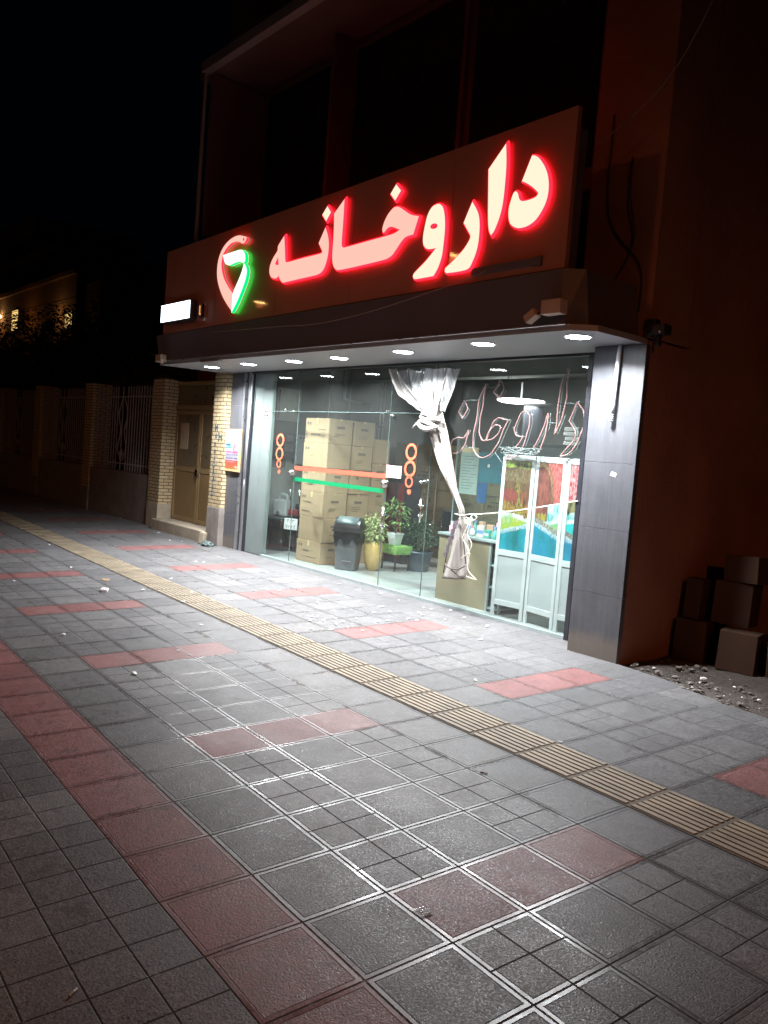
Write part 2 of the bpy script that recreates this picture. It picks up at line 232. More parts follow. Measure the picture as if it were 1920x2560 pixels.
def intfloor():
    t = NT('interior_floor_tiles'); o = t.obj()
    br = t.node('ShaderNodeTexBrick', {'Vector': o, 'Color1': (.40, .42, .41), 'Color2': (.35, .37, .36), 'Mortar': (.12, .12, .12), 'Scale': 1.0, 'Mortar Size': .004, 'Brick Width': .6, 'Row Height': .6}, offset=0.0)
    return t.pbr(t.mix(.4, br.outputs[0], t.mix(t.noise(4, 5, .6, o), (.5, .5, .5), (1, 1, 1)), 'MULTIPLY'), .3)
M['int_floor'] = intfloor()
def cardboard(name, c):
    t = NT(name); o = t.obj()
    n = t.noise(5, 4, .6, o); f = t.noise(60, 3, .6, t.node('ShaderNodeMapping', {'Vector': o, 'Scale': (1, 1, .12)}).outputs[0])
    cc = t.mix(n, tuple(q * .8 for q in c), c); cc = t.mix(t.m('MULTIPLY', f, .35), cc, tuple(q * .62 for q in c))
    return t.pbr(cc, .82, 0, t.bump(f, .001), .3)
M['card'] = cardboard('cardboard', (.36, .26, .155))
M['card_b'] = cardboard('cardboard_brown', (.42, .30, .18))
M['card_shaded'] = cardboard('cardboard_shaded', (.06, .03, .017))  # cardboard darkened to put the shade of the lot into its colour
M['tape'] = plain('packing_tape', (.48, .36, .2), .3)
M['print'] = plain('carton_print', (.12, .09, .065), .8)
M['wood'] = plain('laminate_wood', (.25, .205, .13), .5, var=.2, scale=3)
M['teal_steel'] = plain('grey_blue_steel', (.30, .36, .36), .4)
M['bin_grey'] = plain('grey_plastic', (.10, .107, .112), .4, var=.12)
M['bin_lid'] = plain('black_plastic', (.018, .018, .02), .3, var=.2)
M['bin_flap'] = plain('blue_grey_plastic', (.09, .12, .12), .4)
M['bag'] = plain('black_bin_bag', (.008, .008, .009), .14, bump=.004, bscale=18)
M['yellow_pot'] = plain('ochre_glazed_pot', (.55, .38, .14), .35)
M['white_pot'] = plain('white_plastic_pot', (.66, .7, .7), .4)
M['dark_pot'] = plain('dark_blue_pot', (.06, .08, .105), .4)
M['soil'] = plain('soil', (.04, .03, .02), .95)
M['leaf_var'] = plain('variegated_leaf', (.33, .40, .17), .45, var=.6, scale=30, bump=0)
M['leaf_green'] = plain('green_leaf', (.14, .26, .07), .45, var=.5, scale=25, bump=0)
M['leaf_dark'] = plain('dark_leaf', (.045, .10, .055), .5, var=.5, scale=25, bump=0)
M['leaf_tree'] = plain('tree_leaf', (.05, .06, .03), .6, var=.5, scale=8, bump=0)
M['bark'] = plain('bark', (.10, .075, .055), .9)
M['fuzz'] = plain('lime_fuzzy_cover', (.22, .42, .12), .9, var=.5, scale=35, bump=.006, bscale=90)
M['maroon'] = plain('maroon_lacquer', (.16, .02, .025), .3)
M['vinyl'] = plain('black_vinyl', (.02, .022, .028), .35)
M['curtain'] = None
def curtain_mat():
    t = NT('pvc_coated_curtain'); o = t.obj()
    n = t.noise(7, 5, .65, o, .8); f = t.noise(40, 3, .6, o)
    c = t.mix(n, (.36, .335, .31), (.58, .56, .535)); c = t.mix(t.m('MULTIPLY_ADD', f, 1.2, -.5, clamp=True), c, (.40, .36, .33))
    p = t.node('ShaderNodeBsdfPrincipled', {'Base Color': c, 'Roughness': .32}); t.l.new(t.bump(f, .003), p.inputs['Normal'])
    tr = t.node('ShaderNodeBsdfTranslucent', {'Color': (.6, .6, .6)})
    mx = t.node('ShaderNodeMixShader', {0: .25}); t.l.new(p.outputs[0], mx.inputs[1]); t.l.new(tr.outputs[0], mx.inputs[2])
    t.l.new(mx.outputs[0], t.out.inputs[0]); return t.mat
M['curtain'] = curtain_mat()
def film():
    t = NT('clear_pvc_film'); o = t.obj()
    tr = t.node('ShaderNodeBsdfTransparent', {'Color': (.93, .94, .95)}).outputs[0]
    p = t.node('ShaderNodeBsdfPrincipled', {'Base Color': (.6, .62, .63), 'Roughness': .12})
    mp = t.node('ShaderNodeMapping', {'Vector': o, 'Scale': (9, 1, 1.2)}).outputs[0]
    n = t.noise(3, 4, .6, mp, .6)
    t.l.new(t.bump(n, .02), p.inputs['Normal'])
    mx = t.node('ShaderNodeMixShader'); t.put(mx.inputs[0], t.m('MULTIPLY_ADD', n, 1.5, -.33, clamp=True))
    t.l.new(tr, mx.inputs[1]); t.l.new(p.outputs[0], mx.inputs[2]); t.l.new(mx.outputs[0], t.out.inputs[0]); return t.mat
M['film'] = film()
M['stain_dark'] = plain('curtain_dark_patches', (.10, .085, .11), .7)
M['hem'] = plain('dark_hem', (.05, .035, .03), .6)
M['rope'] = plain('pale_rope', (.66, .62, .5), .8)
M['paper'] = plain('white_paper', (.78, .79, .8), .7, var=.04)
M['paper_green'] = plain('pale_green_notice', (.34, .46, .42), .6)
M['ink'] = plain('grey_ink', (.14, .17, .18), .7)
M['teal'] = plain('teal_poster', (.03, .20, .26), .4)
M['teal_b'] = plain('blue_poster', (.02, .12, .30), .4)
M['red_tape'] = plain('red_stripe_vinyl', (.82, .085, .05), .5, var=.03)
M['green_tape'] = plain('green_stripe_vinyl', (.0, .19, .07), .5, var=.03)
M['orange'] = plain('orange_ring_vinyl', (.86, .14, .07), .5, var=.03)
M['neon'] = plain('unlit_neon_tube', (.50, .25, .25), .25, var=.1, bump=0)
M['neon_clear'] = plain('clear_tube', (.22, .24, .245), .15, bump=0)
M['poster_v'] = vcol('printed_poster', .35)
M['scene_v'] = vcol('printed_landscape', .35)
M['poster_frame'] = plain('pine_board', (.55, .38, .18), .6)
M['graffiti'] = plain('blue_spray_paint', (.03, .085, .12), .7)
M['door_paint'] = plain('ochre_door_paint', (.26, .18, .085), .5, var=.2, scale=3)
M['door_glass'] = plain('ribbed_door_glass', (.13, .10, .06), .3, bump=.004, bscale=80)
M['iron'] = plain('fence_iron', (.28, .26, .25), .5)
M['lamp_face'] = glow('lamp_lens', (.86, .93, 1), 50)
M['lamp_ring'] = plain('lamp_trim', (.8, .8, .8), .4)
M['room_lamp'] = glow('ceiling_lamp_lens', (1, .98, .94), 9)
M['led_face'] = glow('led_panel_face', (.80, .92, 1), 5)
M['cream_face'] = glow('backlit_cream_acrylic', (1.0, .76, .56), 1.22)
M['pink_face'] = glow('backlit_pink_acrylic', (1.0, .53, .43), 1.1)
M['red_side'] = glow('backlit_red_return', (1.0, .012, .028), 3.6)
M['green_face'] = glow('backlit_white_acrylic', (.93, 1.0, .95), 1.35)
M['green_side'] = glow('backlit_green_return', (.0, .85, .06), 4.5)
M['amber'] = glow('amber_reflection', (1, .35, .06), 1.2)
M['sodium'] = glow('sodium_lens', (1, .55, .18), 60)
M['window_lit'] = glow('lit_window', (1.0, .62, .2), 1.1)
M['window_dim'] = glow('dim_lit_window', (1.0, .55, .18), .045)
M['far_wall'] = plain('far_render', (.22, .14, .08), .9, var=.12, scale=.4)
M['far_dark'] = plain('far_dark_render', (.10, .085, .07), .9)

# ---------------------------------------------------------------- mesh building
class MB:
    def __init__(s): s.v = []; s.f = []; s.mi = []; s.c = None
    def add(s, vs, fs, mi=0):
        b = len(s.v); s.v += [tuple(v) for v in vs]; s.f += [tuple(b + i for i in f) for f in fs]; s.mi += [mi] * len(fs); return s
    def box(s, x0, x1, y0, y1, z0, z1, mi=0, mat=None):
        vs = [(x0,y0,z0),(x1,y0,z0),(x1,y1,z0),(x0,y1,z0),(x0,y0,z1),(x1,y0,z1),(x1,y1,z1),(x0,y1,z1)]
        if mat is not None: vs = [mat @ Vector(v) for v in vs]
        return s.add(vs, [(0,3,2,1),(4,5,6,7),(0,1,5,4),(1,2,6,5),(2,3,7,6),(3,0,4,7)], mi)
    def bbox(s, x0, x1, y0, y1, z0, z1, b=.004, mi=0, mat=None, taper=1.0):
        """box with chamfered edges"""
        bm = bmesh.new(); bmesh.ops.create_cube(bm, size=1)
        for v in bm.verts:
            tx = taper if v.co.z < 0 else 1
            v.co = Vector(((x0+x1)/2 + v.co.x*(x1-x0)*tx, (y0+y1)/2 + v.co.y*(y1-y0)*tx, (z0+z1)/2 + v.co.z*(z1-z0)))
        bmesh.ops.bevel(bm, geom=bm.edges[:], offset=b, segments=2, affect='EDGES', profile=.6)
        bm.verts.ensure_lookup_table()
        vs = [v.co.copy() for v in bm.verts]
        if mat is not None: vs = [mat @ v for v in vs]
        fs = [[v.index for v in f.verts] for f in bm.faces]
        bm.free(); return s.add(vs, fs, mi)
    def tube(s, pts, r, n=8, mi=0, closed=False, cap=True):
        pts = [Vector(p) for p in pts]; N = len(pts)
        if closed and (pts[0]-pts[-1]).length < 1e-6: pts = pts[:-1]; N -= 1
        vs = []; prev = None
        for i, p in enumerate(pts):
            if closed: d = pts[(i+1) % N] - pts[i-1]
            else: d = pts[min(i+1, N-1)] - pts[max(i-1, 0)]
            if d.length < 1e-9: d = Vector((0, 0, 1))
            d.normalize()
            a = Vector((0, 0, 1)) if abs(d.z) < .9 else Vector((1, 0, 0))
            if prev is not None: a = prev
            x = (a - d * a.dot(d));
            if x.length < 1e-4: x = d.orthogonal()
            x.normalize(); prev = x; y = d.cross(x)
            rr = r[i] if isinstance(r, (list, tuple)) else r
            for k in range(n):
                q = 2*PI*k/n; vs.append(p + x*(math.cos(q)*rr) + y*(math.sin(q)*rr))
        fs = []
        for i in range(N if closed else N-1):
            j = (i+1) % N
            for k in range(n): fs.append((i*n+k, i*n+(k+1) % n, j*n+(k+1) % n, j*n+k))
        if cap and not closed:
            fs.append(tuple(range(n))[::-1]); fs.append(tuple((N-1)*n+k for k in range(n)))
        return s.add(vs, fs, mi)
    def lathe(s, prof, cx=0, cy=0, cz=0, n=28, mi=0, mat=None, sx=1, sy=1):
        vs = []
        for r, z in prof:
            for k in range(n):
                q = 2*PI*k/n; v = Vector((cx + math.cos(q)*r*sx, cy + math.sin(q)*r*sy, cz + z))
                vs.append(mat @ v if mat is not None else v)
        fs = []
        for i in range(len(prof)-1):
            for k in range(n): fs.append((i*n+k, i*n+(k+1) % n, (i+1)*n+(k+1) % n, (i+1)*n+k))
        if prof[0][0] > 1e-5: fs.append(tuple(range(n))[::-1])
        if prof[-1][0] > 1e-5: fs.append(tuple((len(prof)-1)*n+k for k in range(n)))
        return s.add(vs, fs, mi)
    def build(s, name, mats, parent=None, smooth=False, loc=None):
        me = bpy.data.meshes.new(name); me.from_pydata(s.v, [], s.f)
        if not isinstance(mats, (list, tuple)): mats = [mats]
        for m_ in mats: me.materials.append(m_)
        for p, i in zip(me.polygons, s.mi): p.material_index = i; p.use_smooth = smooth
        if s.c:
            ca = me.color_attributes.new('Col', 'FLOAT_COLOR', 'POINT')
            for i, c in enumerate(s.c): ca.data[i].color = (*c, 1)
        me.update()
        o = bpy.data.objects.new(name, me); COL.objects.link(o)
        if loc is not None: o.location = loc
        if parent is not None: o.parent = parent
        return o

def tag(o, label=None, cat=None, group=None, kind=None):
    if label: o['label'] = label
    if cat: o['category'] = cat
    if group: o['group'] = group
    if kind: o['kind'] = kind
    return o
def empty(name, loc=(0,0,0), rz=0):
    e = bpy.data.objects.new(name, None); COL.objects.link(e); e.location = loc; e.rotation_euler = (0,0,rz); e.empty_display_size = .1; return e
def copy_tree(o, parent=None):
    c = o.copy(); COL.objects.link(c)
    if parent is not None: c.parent = parent
    for ch in list(o.children): copy_tree(ch, c)
    return c
def smooth_line(pts, closed, per=6, corner=50):
    """Catmull-Rom through the points, sharp where the outline turns hard"""
    n = len(pts); P = [Vector(p) for p in pts]; out = []
    def sharp(i):
        if not closed and (i == 0 or i == n-1): return True
        a = P[i]-P[i-1]; b = P[(i+1) % n]-P[i]
        if a.length < 1e-9 or b.length < 1e-9: return True
        return math.degrees(a.angle(b)) > corner
    for i in range(n if closed else n-1):
        p1, p2 = P[i], P[(i+1) % n]
        t1 = (p2 - P[i-1])*.5 if not sharp(i) else (p2-p1)*.6
        t2 = (P[(i+2) % n]-p1)*.5 if not sharp((i+1) % n) else (p2-p1)*.6
        L_ = (p2-p1).length
        for t_ in (t1, t2):
            if t_.length > L_*1.2: t_ *= L_*1.2/t_.length
        for k in range(per):
            t = k/per; t2_, t3 = t*t, t*t*t
            out.append(p1*(2*t3-3*t2_+1)+t1*(t3-2*t2_+t)+p2*(-2*t3+3*t2_)+t2*(t3-t2_))
    if not closed: out.append(P[-1])
    return out
def plate(name, loops, y_front, depth, mats, parent, front_mi=0, side_mi=1, per=6, corner=50, off=0):
    """outline in the x-z plane, given real thickness: an extruded letter"""
    cu = bpy.data.curves.new(name, 'CURVE'); cu.dimensions = '2D'; cu.fill_mode = 'BOTH'; cu.extrude = depth/2; cu.offset = off
    for lp in loops:
        sm = smooth_line(lp, True, per, corner); sp = cu.splines.new('POLY'); sp.points.add(len(sm)-1); sp.use_cyclic_u = True
        for q, v in zip(sp.points, sm): q.co = (v[0], v[1], 0, 1)
    tmp = bpy.data.objects.new('tmp', cu); COL.objects.link(tmp)
    dg = bpy.context.evaluated_depsgraph_get(); dg.update()
    me = bpy.data.meshes.new_from_object(tmp.evaluated_get(dg)); bpy.data.objects.remove(tmp)
    me.transform(Matrix.Translation((0, y_front + depth/2, 0)) @ Matrix.Rotation(PI/2, 4, 'X'))
    me.name = name; me.materials.clear()
    for m_ in mats: me.materials.append(m_)
    for p in me.polygons: p.material_index = front_mi if p.normal.y < -.7 or p.normal.y > .7 else side_mi; p.use_smooth = False
    o = bpy.data.objects.new(name, me); COL.objects.link(o)
    if parent is not None: o.parent = parent
    return o
def text(name, s, size, mat, parent=None, depth=.002, loc=(0,0,0), rot=(PI/2,0,0), align='CENTER', off=0.0):
    cu = bpy.data.curves.new(name, 'FONT'); cu.body = s; cu.size = size; cu.extrude = depth/2; cu.align_x = align; cu.align_y = 'CENTER'; cu.resolution_u = 2; cu.offset = off
    tmp = bpy.data.objects.new('tmp', cu); COL.objects.link(tmp)
    dg = bpy.context.evaluated_depsgraph_get(); dg.update()
    me = bpy.data.meshes.new_from_object(tmp.evaluated_get(dg)); bpy.data.objects.remove(tmp)
    from mathutils import Euler
    me.transform(Matrix.Translation(loc) @ Euler(rot).to_matrix().to_4x4()); me.name = name
    me.materials.clear(); me.materials.append(mat)
    o = bpy.data.objects.new(name, me); COL.objects.link(o)
    if parent is not None: o.parent = parent
    return o

# ---------------------------------------------------------------- camera and render settings
cd = DATA['CAM']; R = cd['R']; C = Vector(cd['C'])
cam = bpy.data.objects.new('camera', bpy.data.cameras.new('camera')); COL.objects.link(cam)
right, down, fwd = Vector(R[0]), Vector(R[1]), Vector(R[2])
mw = Matrix((right, -down, -fwd)).transposed().to_4x4(); mw.translation = C
cam.matrix_world = mw
cam.data.sensor_fit = 'VERTICAL'; cam.data.sensor_height = 36; cam.data.lens = cd['f']/2560*36
cam.data.clip_end = 600; cam.data.clip_start = .05
sc.camera = cam
sc.render.resolution_x = 768; sc.render.resolution_y = 1024
sc.view_settings.view_transform = 'Standard'; sc.view_settings.look = 'None'; sc.view_settings.gamma = 1
sc.view_settings.exposure = 0
sc.cycles.use_denoising = True; sc.cycles.max_bounces = 8; sc.cycles.transparent_max_bounces = 16
sc.cycles.sample_clamp_indirect = 4; sc.cycles.caustics_reflective = False; sc.cycles.caustics_refractive = False

world = bpy.data.worlds.new('World'); sc.world = world; world.use_nodes = True
wt = world.node_tree; wt.nodes.clear()
wo = wt.nodes.new('ShaderNodeOutputWorld'); bg = wt.nodes.new('ShaderNodeBackground'); sky = wt.nodes.new('ShaderNodeTexSky')
sky.sky_type = 'NISHITA'; sky.sun_disc = False; sky.sun_elevation = math.radians(-8); sky.sun_rotation = math.radians(120)
ad = wt.nodes.new('ShaderNodeMix'); ad.data_type = 'RGBA'; ad.blend_type = 'ADD'; ad.inputs[0].default_value = 1; wt.links.new(sky.outputs[0], ad.inputs[6]); ad.inputs[7].default_value = (.002, .004, .008, 1); wt.links.new(ad.outputs[2], bg.inputs[0]); bg.inputs[1].default_value = .1; wt.links.new(bg.outputs[0], wo.inputs[0])

# ---------------------------------------------------------------- ground
def sheet(name, poly, zoff, mat, kind='structure', zf=gz):
    bm = bmesh.new()
    vs = [bm.verts.new((x, y, zf(y)+zoff)) for x, y in poly]; bm.faces.new(vs)
    me = bpy.data.meshes.new(name); bm.to_mesh(me); bm.free(); me.materials.append(mat)
    if me.polygons[0].normal.z < 0: me.flip_normals()
    o = bpy.data.objects.new(name, me); COL.objects.link(o); o['kind'] = kind; return o
sheet('ground', [(-250, -200), (150, -200), (150, 150), (-250, 150)], -.30, M['dirt'], zf=lambda y: 0)
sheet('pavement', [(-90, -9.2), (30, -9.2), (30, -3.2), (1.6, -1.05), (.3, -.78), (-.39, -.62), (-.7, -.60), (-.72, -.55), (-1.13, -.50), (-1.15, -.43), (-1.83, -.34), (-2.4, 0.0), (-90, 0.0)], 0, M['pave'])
sheet('road', [(-90, -22), (30, -22), (30, -9.45), (-90, -9.45)], -.14, M['asphalt'])
MB().box(-90, 30, -9.44, -9.21, -.45, gz(-9.2)+.004).build('kerb', M['kerb'])['kind'] = 'structure'

# dirt lot beside the building, an uneven sheet
mb = MB(); nx, ny = 60, 60
for j in range(ny+1):
    for i in range(nx+1):
        x = -1.83 + 8*(i/nx)**1.5; y = -2.2 + 14*(j/ny)**1.6
        z = -.035 + .035*noise.noise(Vector((x*2.1, y*2.1, 0))) + .012*noise.noise(Vector((x*11, y*11, 3))) + .02*max(0, min(1, y+.6))
        mb.v.append((x, y, gz(y)+z))
for j in range(ny):
    for i in range(nx):
        a = j*(nx+1)+i; x = mb.v[a][0]; y = mb.v[a][1]
        if y > -.62-(x+.39)*.28 - .3: mb.f.append((a, a+1, a+nx+2, a+nx+1)); mb.mi.append(0)
mb.build('dirt_lot', M['dirt'], smooth=True)['kind'] = 'structure'
# gravel and rubble scattered on the dirt
mb = MB()
for k in range(900):
    x = -1.75 + random.random()**.8*3.0; yb = -.36-(x+1.83)*.21
    y = yb + .02 + random.random()**1.3*.75; r = random.choice([.003, .004, .004, .006, .008, .008, .012, .018])*random.uniform(.7, 1.3)
    if random.random() < .03: r = .03
    z = gz(y) - .02 + .01*random.random()
    bm = bmesh.new(); bmesh.ops.create_icosphere(bm, subdivisions=1, radius=r)
    for v in bm.verts: v.co = Vector((x, y, z+r*.5)) + Vector((v.co.x*random.uniform(.6, 1.6), v.co.y*random.uniform(.6, 1.3), v.co.z*random.uniform(.4, .8)))
    mb.add([v.co.copy() for v in bm.verts], [[v.index for v in f.verts] for f in bm.faces], 1 if random.random() < .07 else 0); bm.free()
tag(mb.build('gravel', [M['stone'], M['paper']]), 'loose gravel and rubble bits on the dirt beside the dark pillar', 'gravel', kind='stuff')

# tan tactile strip: real ribs
mb = MB(); base = MB()
def tz(x, y, h): return gz(y)+h
for i in range(-110, 12):
    u0 = i; NB = 8; pitch = .965/NB
    for k in range(NB):
        v0 = -1+.018+k*pitch + .012; v1 = v0+pitch-.034
        ua, ub = u0+.03+random.uniform(-.004, .004), u0+.955
        pts = [(ua, v0), (ub, v0), (ub, v1), (ua, v1)]
        lo = [tile_xy(*p) for p in pts]; e = .006
        pi_ = [(ua+e, v0+e), (ub-e, v0+e), (ub-e, v1-e), (ua+e, v1-e)]
        hi = [tile_xy(*p) for p in pi_]
        vs = [(x, y, tz(x, y, .003)) for x, y in lo]+[(x, y, tz(x, y, .0095)) for x, y in hi]
        mb.add(vs, [(4,5,6,7), (0,1,5,4), (1,2,6,5), (2,3,7,6), (3,0,4,7)])
    for (a, b, c_, d_) in ((u0, u0+1, -1.0, -.99), (u0, u0+1, -.01, 0)):
        pass
q = [tile_xy(*p) for p in ((-110, -.995), (12, -.995), (12, -.005), (-110, -.005))]
base.add([(x, y, gz(y)+.004) for x, y in q], [(0, 1, 2, 3)])
base.build('tactile_base', M['tan_base'])['kind'] = 'structure'
mb.build('tactile_paving', M['tan'])['kind'] = 'structure'

# ---------------------------------------------------------------- pharmacy building
B = empty('pharmacy_building'); tag(B, 'dark shop building with a lit glass front under a deep canopy', 'building')
SOF = 2.825
# right pillar
def clad(name, x0, x1, y0, y1, z1, seams, lab):
    mb = MB(); z = 0
    for s_ in list(seams)+[z1]:
        mb.bbox(x0, x1, y0, y1, z+.0015 if z > 0 else -.1, s_-.0015, .0015, 0); z = s_
    mb.box(x0+.003, x1-.003, y0+.003, y1-.003, 0, z1-.004, 1)
    o = mb.build(name, [M['granite'], M['grout']], B); o['label'] = lab; return o
pr = clad('pillar', -2.37, -1.83, -.35, -.29, 2.822, [.575, 1.17, 1.77], 'wide dark stone clad pillar at the right end of the glass')
pl = clad('pillar', -9.66, -9.27, -.02, .30, 2.822, [.55, 1.15, 1.75, 2.3], 'narrow dark stone clad pillar at the left end of the glass')
# metal channel and folded-back shutter guide at the left end
mb = MB(); mb.box(-9.265, -9.215, -.03, .06, 0, SOF-.01); mb.box(-9.125, -9.075, -.02, .06, 0, SOF-.01)
mb.build('shutter_guide', M['alu'], B)
mb = MB(); mb.box(-9.21, -9.13, .0, .08, 0, SOF-.012); mb.box(-9.07, -9.01, .0, .08, 0, SOF-.012); mb.build('door_jamb', M['black_metal'], B)
MB().bbox(-9.005, -8.73, .02, .07, .0, 2.80, .003).bbox(-8.725, -8.45, .02, .07, .0, 2.80, .003).build('side_panel', M['panel_green'], B)
mb = MB(); mb.bbox(-8.69, -8.50, .008, .02, 2.12, 2.24, .003, 0); mb.box(-8.66, -8.53, .004, .008, 2.135, 2.225, 1); mb.box(-8.62, -8.56, .001, .004, 2.16, 2.2, 0)
mb.build('sensor_box', [M['paper'], M['black_metal']], B)
mb = MB(); mb.tube([(-8.985, -.04, 2.78), (-9.03, -.05, 1.15)], .013, 8); mb.tube([(-9.03, -.05, 1.15), (-9.035, -.05, .95)], .006, 6); mb.build('white_rod', M['white_metal'], B, True)
# frame of the glass front
mb = MB(); mb.box(-9.0, -2.40, -.045, .045, 2.80, 2.90); mb.build('head_frame', M['black_metal'], B)
mb = MB(); mb.box(-8.45, -2.62, -.03, .03, .0, .035); mb.build('sill', M['teal_steel'], B)
MB().box(-2.66, -2.61, -.04, .05, .0, 2.80).build('glass_frame', M['black_metal'], B)
# panes
def edge_strip(*a): return MB().box(*a).build('glass_edge', M['edge'], B)
M['edge'] = plain('pale_glass_edge', (.10, .15, .145), .3, bump=0)
edge_strip(-7.702, -7.698, -.006, .006, .036, 2.798); edge_strip(-5.632, -5.628, -.006, .006, .036, 2.798); edge_strip(-4.832, -4.828, -.006, .006, .036, 2.798)
edge_strip(-8.448, -7.704, -.006, .006, 2.216, 2.224); edge_strip(-7.696, -5.634, -.006, .006, 2.216, 2.224); edge_strip(-5.626, -4.834, -.006, .006, 2.216, 2.224)
def pane(name, x0, x1, z0, z1, lab=None):
    o = MB().box(x0, x1, -.005, .005, z0, z1).build(name, M['glass'], B)
    if lab: o['label'] = lab
    return o
pane('glass_pane', -8.448, -7.705, .036, 2.215); pane('glass_pane', -8.448, -7.705, 2.225, 2.798)
door = pane('glass_door', -7.695, -5.635, .045, 2.215, 'glass door with red and green stripes')
pane('glass_pane', -7.695, -5.635, 2.225, 2.798)
pane('glass_pane', -5.625, -4.835, .036, 2.215); pane('glass_pane', -5.625, -4.835, 2.225, 2.798)
pane('glass_pane', -4.825, -2.662, .036, 2.798)
for x in (-7.70, -5.63, -4.83):
    pass
def strip_between(x0, z0, x1, z1, h, y0, y1):
    mb = MB(); vs = [(x0,y0,z0-h/2),(x1,y0,z1-h/2),(x1,y0,z1+h/2),(x0,y0,z0+h/2),(x0,y1,z0-h/2),(x1,y1,z1-h/2),(x1,y1,z1+h/2),(x0,y1,z0+h/2)]
    return mb.add(vs, [(0,1,2,3),(4,7,6,5),(0,4,5,1),(3,2,6,7),(1,5,6,2),(0,3,7,4)])
strip_between(-7.69, 1.405, -5.64, 1.425, .056, -.0075, -.0055).build('red_stripe', M['red_tape'], door)
strip_between(-7.69, 1.245, -5.66, 1.235, .056, -.0075, -.0055).build('green_stripe', M['green_tape'], door)
def disc(x, z, r, y0, y1, mi=0, mb=None, n=24):
    mb = mb or MB(); rot = Matrix.Translation((x, 0, z)) @ Matrix.Rotation(PI/2, 4, 'X')
    return mb.lathe([(r*.75, -y0), (r, -y0-.004), (r, -y1)], 0, 0, 0, n, mi, rot)
def cap(x, z, r):
    mb = MB(); rot = Matrix.Translation((x, 0, z)) @ Matrix.Rotation(PI/2, 4, 'X')
    mb.lathe([(r, .006), (r, .03), (r*.85, .045), (r*.5, .045), (r*.45, .055), (r*.25, .065), (0.0001, .067)], 0, 0, 0, 28, 0, rot); return mb
cap(-7.73, 1.335, .045).build('steel_cap', M['chrome'], B, True)
cap(-5.62, 1.33, .052).build('steel_cap', M['chrome'], B, True)
for x, z in ((-7.73, 2.235), (-5.64, 2.235), (-5.56, 2.19), (-4.85, 1.42), (-4.93, 1.40), (-8.0, 2.24)):
    cap(x, z, .018).build('glass_clamp', M['chrome'], B, True)
def handle(x, z0, z1):
    mb = MB(); mb.tube([(x, -.055, z0-.08), (x, -.055, z1+.08)], .011, 10)
    for z in (z0, z1): mb.tube([(x, -.006, z), (x, -.06, z)], .016, 10); mb.lathe([(.0001, -.02), (.02, -.012), (.024, 0), (.02, .012), (.0001, .02)], x, -.06, z, 14)
    return mb
handle(-5.57, .79, .95).build('door_handle', M['chrome'], door, True)
handle(-4.88, 1.0, 1.12).build('pane_handle', M['chrome'], B, True)
def ring(x, z, rx, rz, w):
    mb = MB(); n = 40; vs = []
    for yy in (-.0078, -.0055):
        for k in range(n):
            q = 2*PI*k/n; vs.append((x+math.cos(q)*rx, yy, z+math.sin(q)*rz)); vs.append((x+math.cos(q)*(rx-w), yy, z+math.sin(q)*(rz-w)))
    fs = []
    for k in range(n):
        a, b = 2*k, 2*((k+1) % n); fs += [(a, b, b+1, a+1), (2*n+a, 2*n+a+1, 2*n+b+1, 2*n+b), (a, 2*n+a, 2*n+b, b)]
    return mb.add(vs, fs)
def rings(x, zs, lab):
    e = empty('ring_sticker', (0, 0, 0)); tag(e, lab, 'sticker', 'orange ring stickers on the glass'); e.location = (x, -.006, zs[-1][0])
    for z, r in zs[:-1]: o = ring(x, z, r, r, .032 if r > .07 else .022).build('ring', M['orange'], e); o.location = (-x, .006, -zs[-1][0])
    z, r = zs[-1]; o = disc(x, z, r, .0078-.003, .0055, 0).build('dot', M['orange'], e); o.location = (-x, .006, -zs[-1][0])
    return e
rings(-5.18, [(1.75, .103), (1.545, .103), (1.385, .070), (1.268, .036)], 'four orange rings on the glass right of the door')
rings(-8.13, [(1.79, .10), (1.59, .10), (1.44, .062), (1.325, .035)], 'four orange rings on the narrow glass left of the door')
# paper notice on the glass
e = empty('paper_notice', (-5.48, -.008, 1.49)); tag(e, 'white paper notice with a red edge taped above the round steel cap', 'notice')
MB().box(-.075, .145, -.001, .001, -.075, .075).build('sheet', M['paper'], e)
MB().box(-.145, -.078, -.001, .001, -.08, .08).build('red_edge', plain('pink_red_print', (.75, .25, .25), .6), e)
text('lettering', '2.1', .07, M['red_tape'], e, .001, (-.111, -.002, 0), (PI/2, PI/2, 0))

# interior shell
mb = MB(); mb.box(-9.6, -9.45, .31, 5.0, 0, 3.4); mb.build('interior_wall', M['int_wall'], B)
MB().box(-9.449, -9.43, .32, .95, 0, 1.35).box(-9.449, -9.43, .95, 1.6, 0, 1.9).build('wall_patch', M['int_pale'], B)
MB().box(-9.6, -1.83, 5.0, 5.15, 0, 3.4).build('interior_wall', M['int_wall'], B)
MB().box(-9.45, -1.98, .046, 5.0, 3.25, 3.4).build('ceiling', M['int_ceiling'], B)
MB().box(-9.45, -1.98, .05, 5.0, -.02, .012).build('shop_floor', M['int_floor'], B)
MB().box(-2.36, -1.98, .36, 5.0, 0, 3.24).build('interior_wall', M['int_pale'], B)
MB().box(-9.45, -2.37, .047, .20, 2.91, 3.24).build('lintel', M['int_wall'], B)
# beam across the ceiling inside
MB().box(-9.44, -1.99, 2.2, 2.5, 2.95, 3.24).build('ceiling_beam', M['int_ceiling'], B)
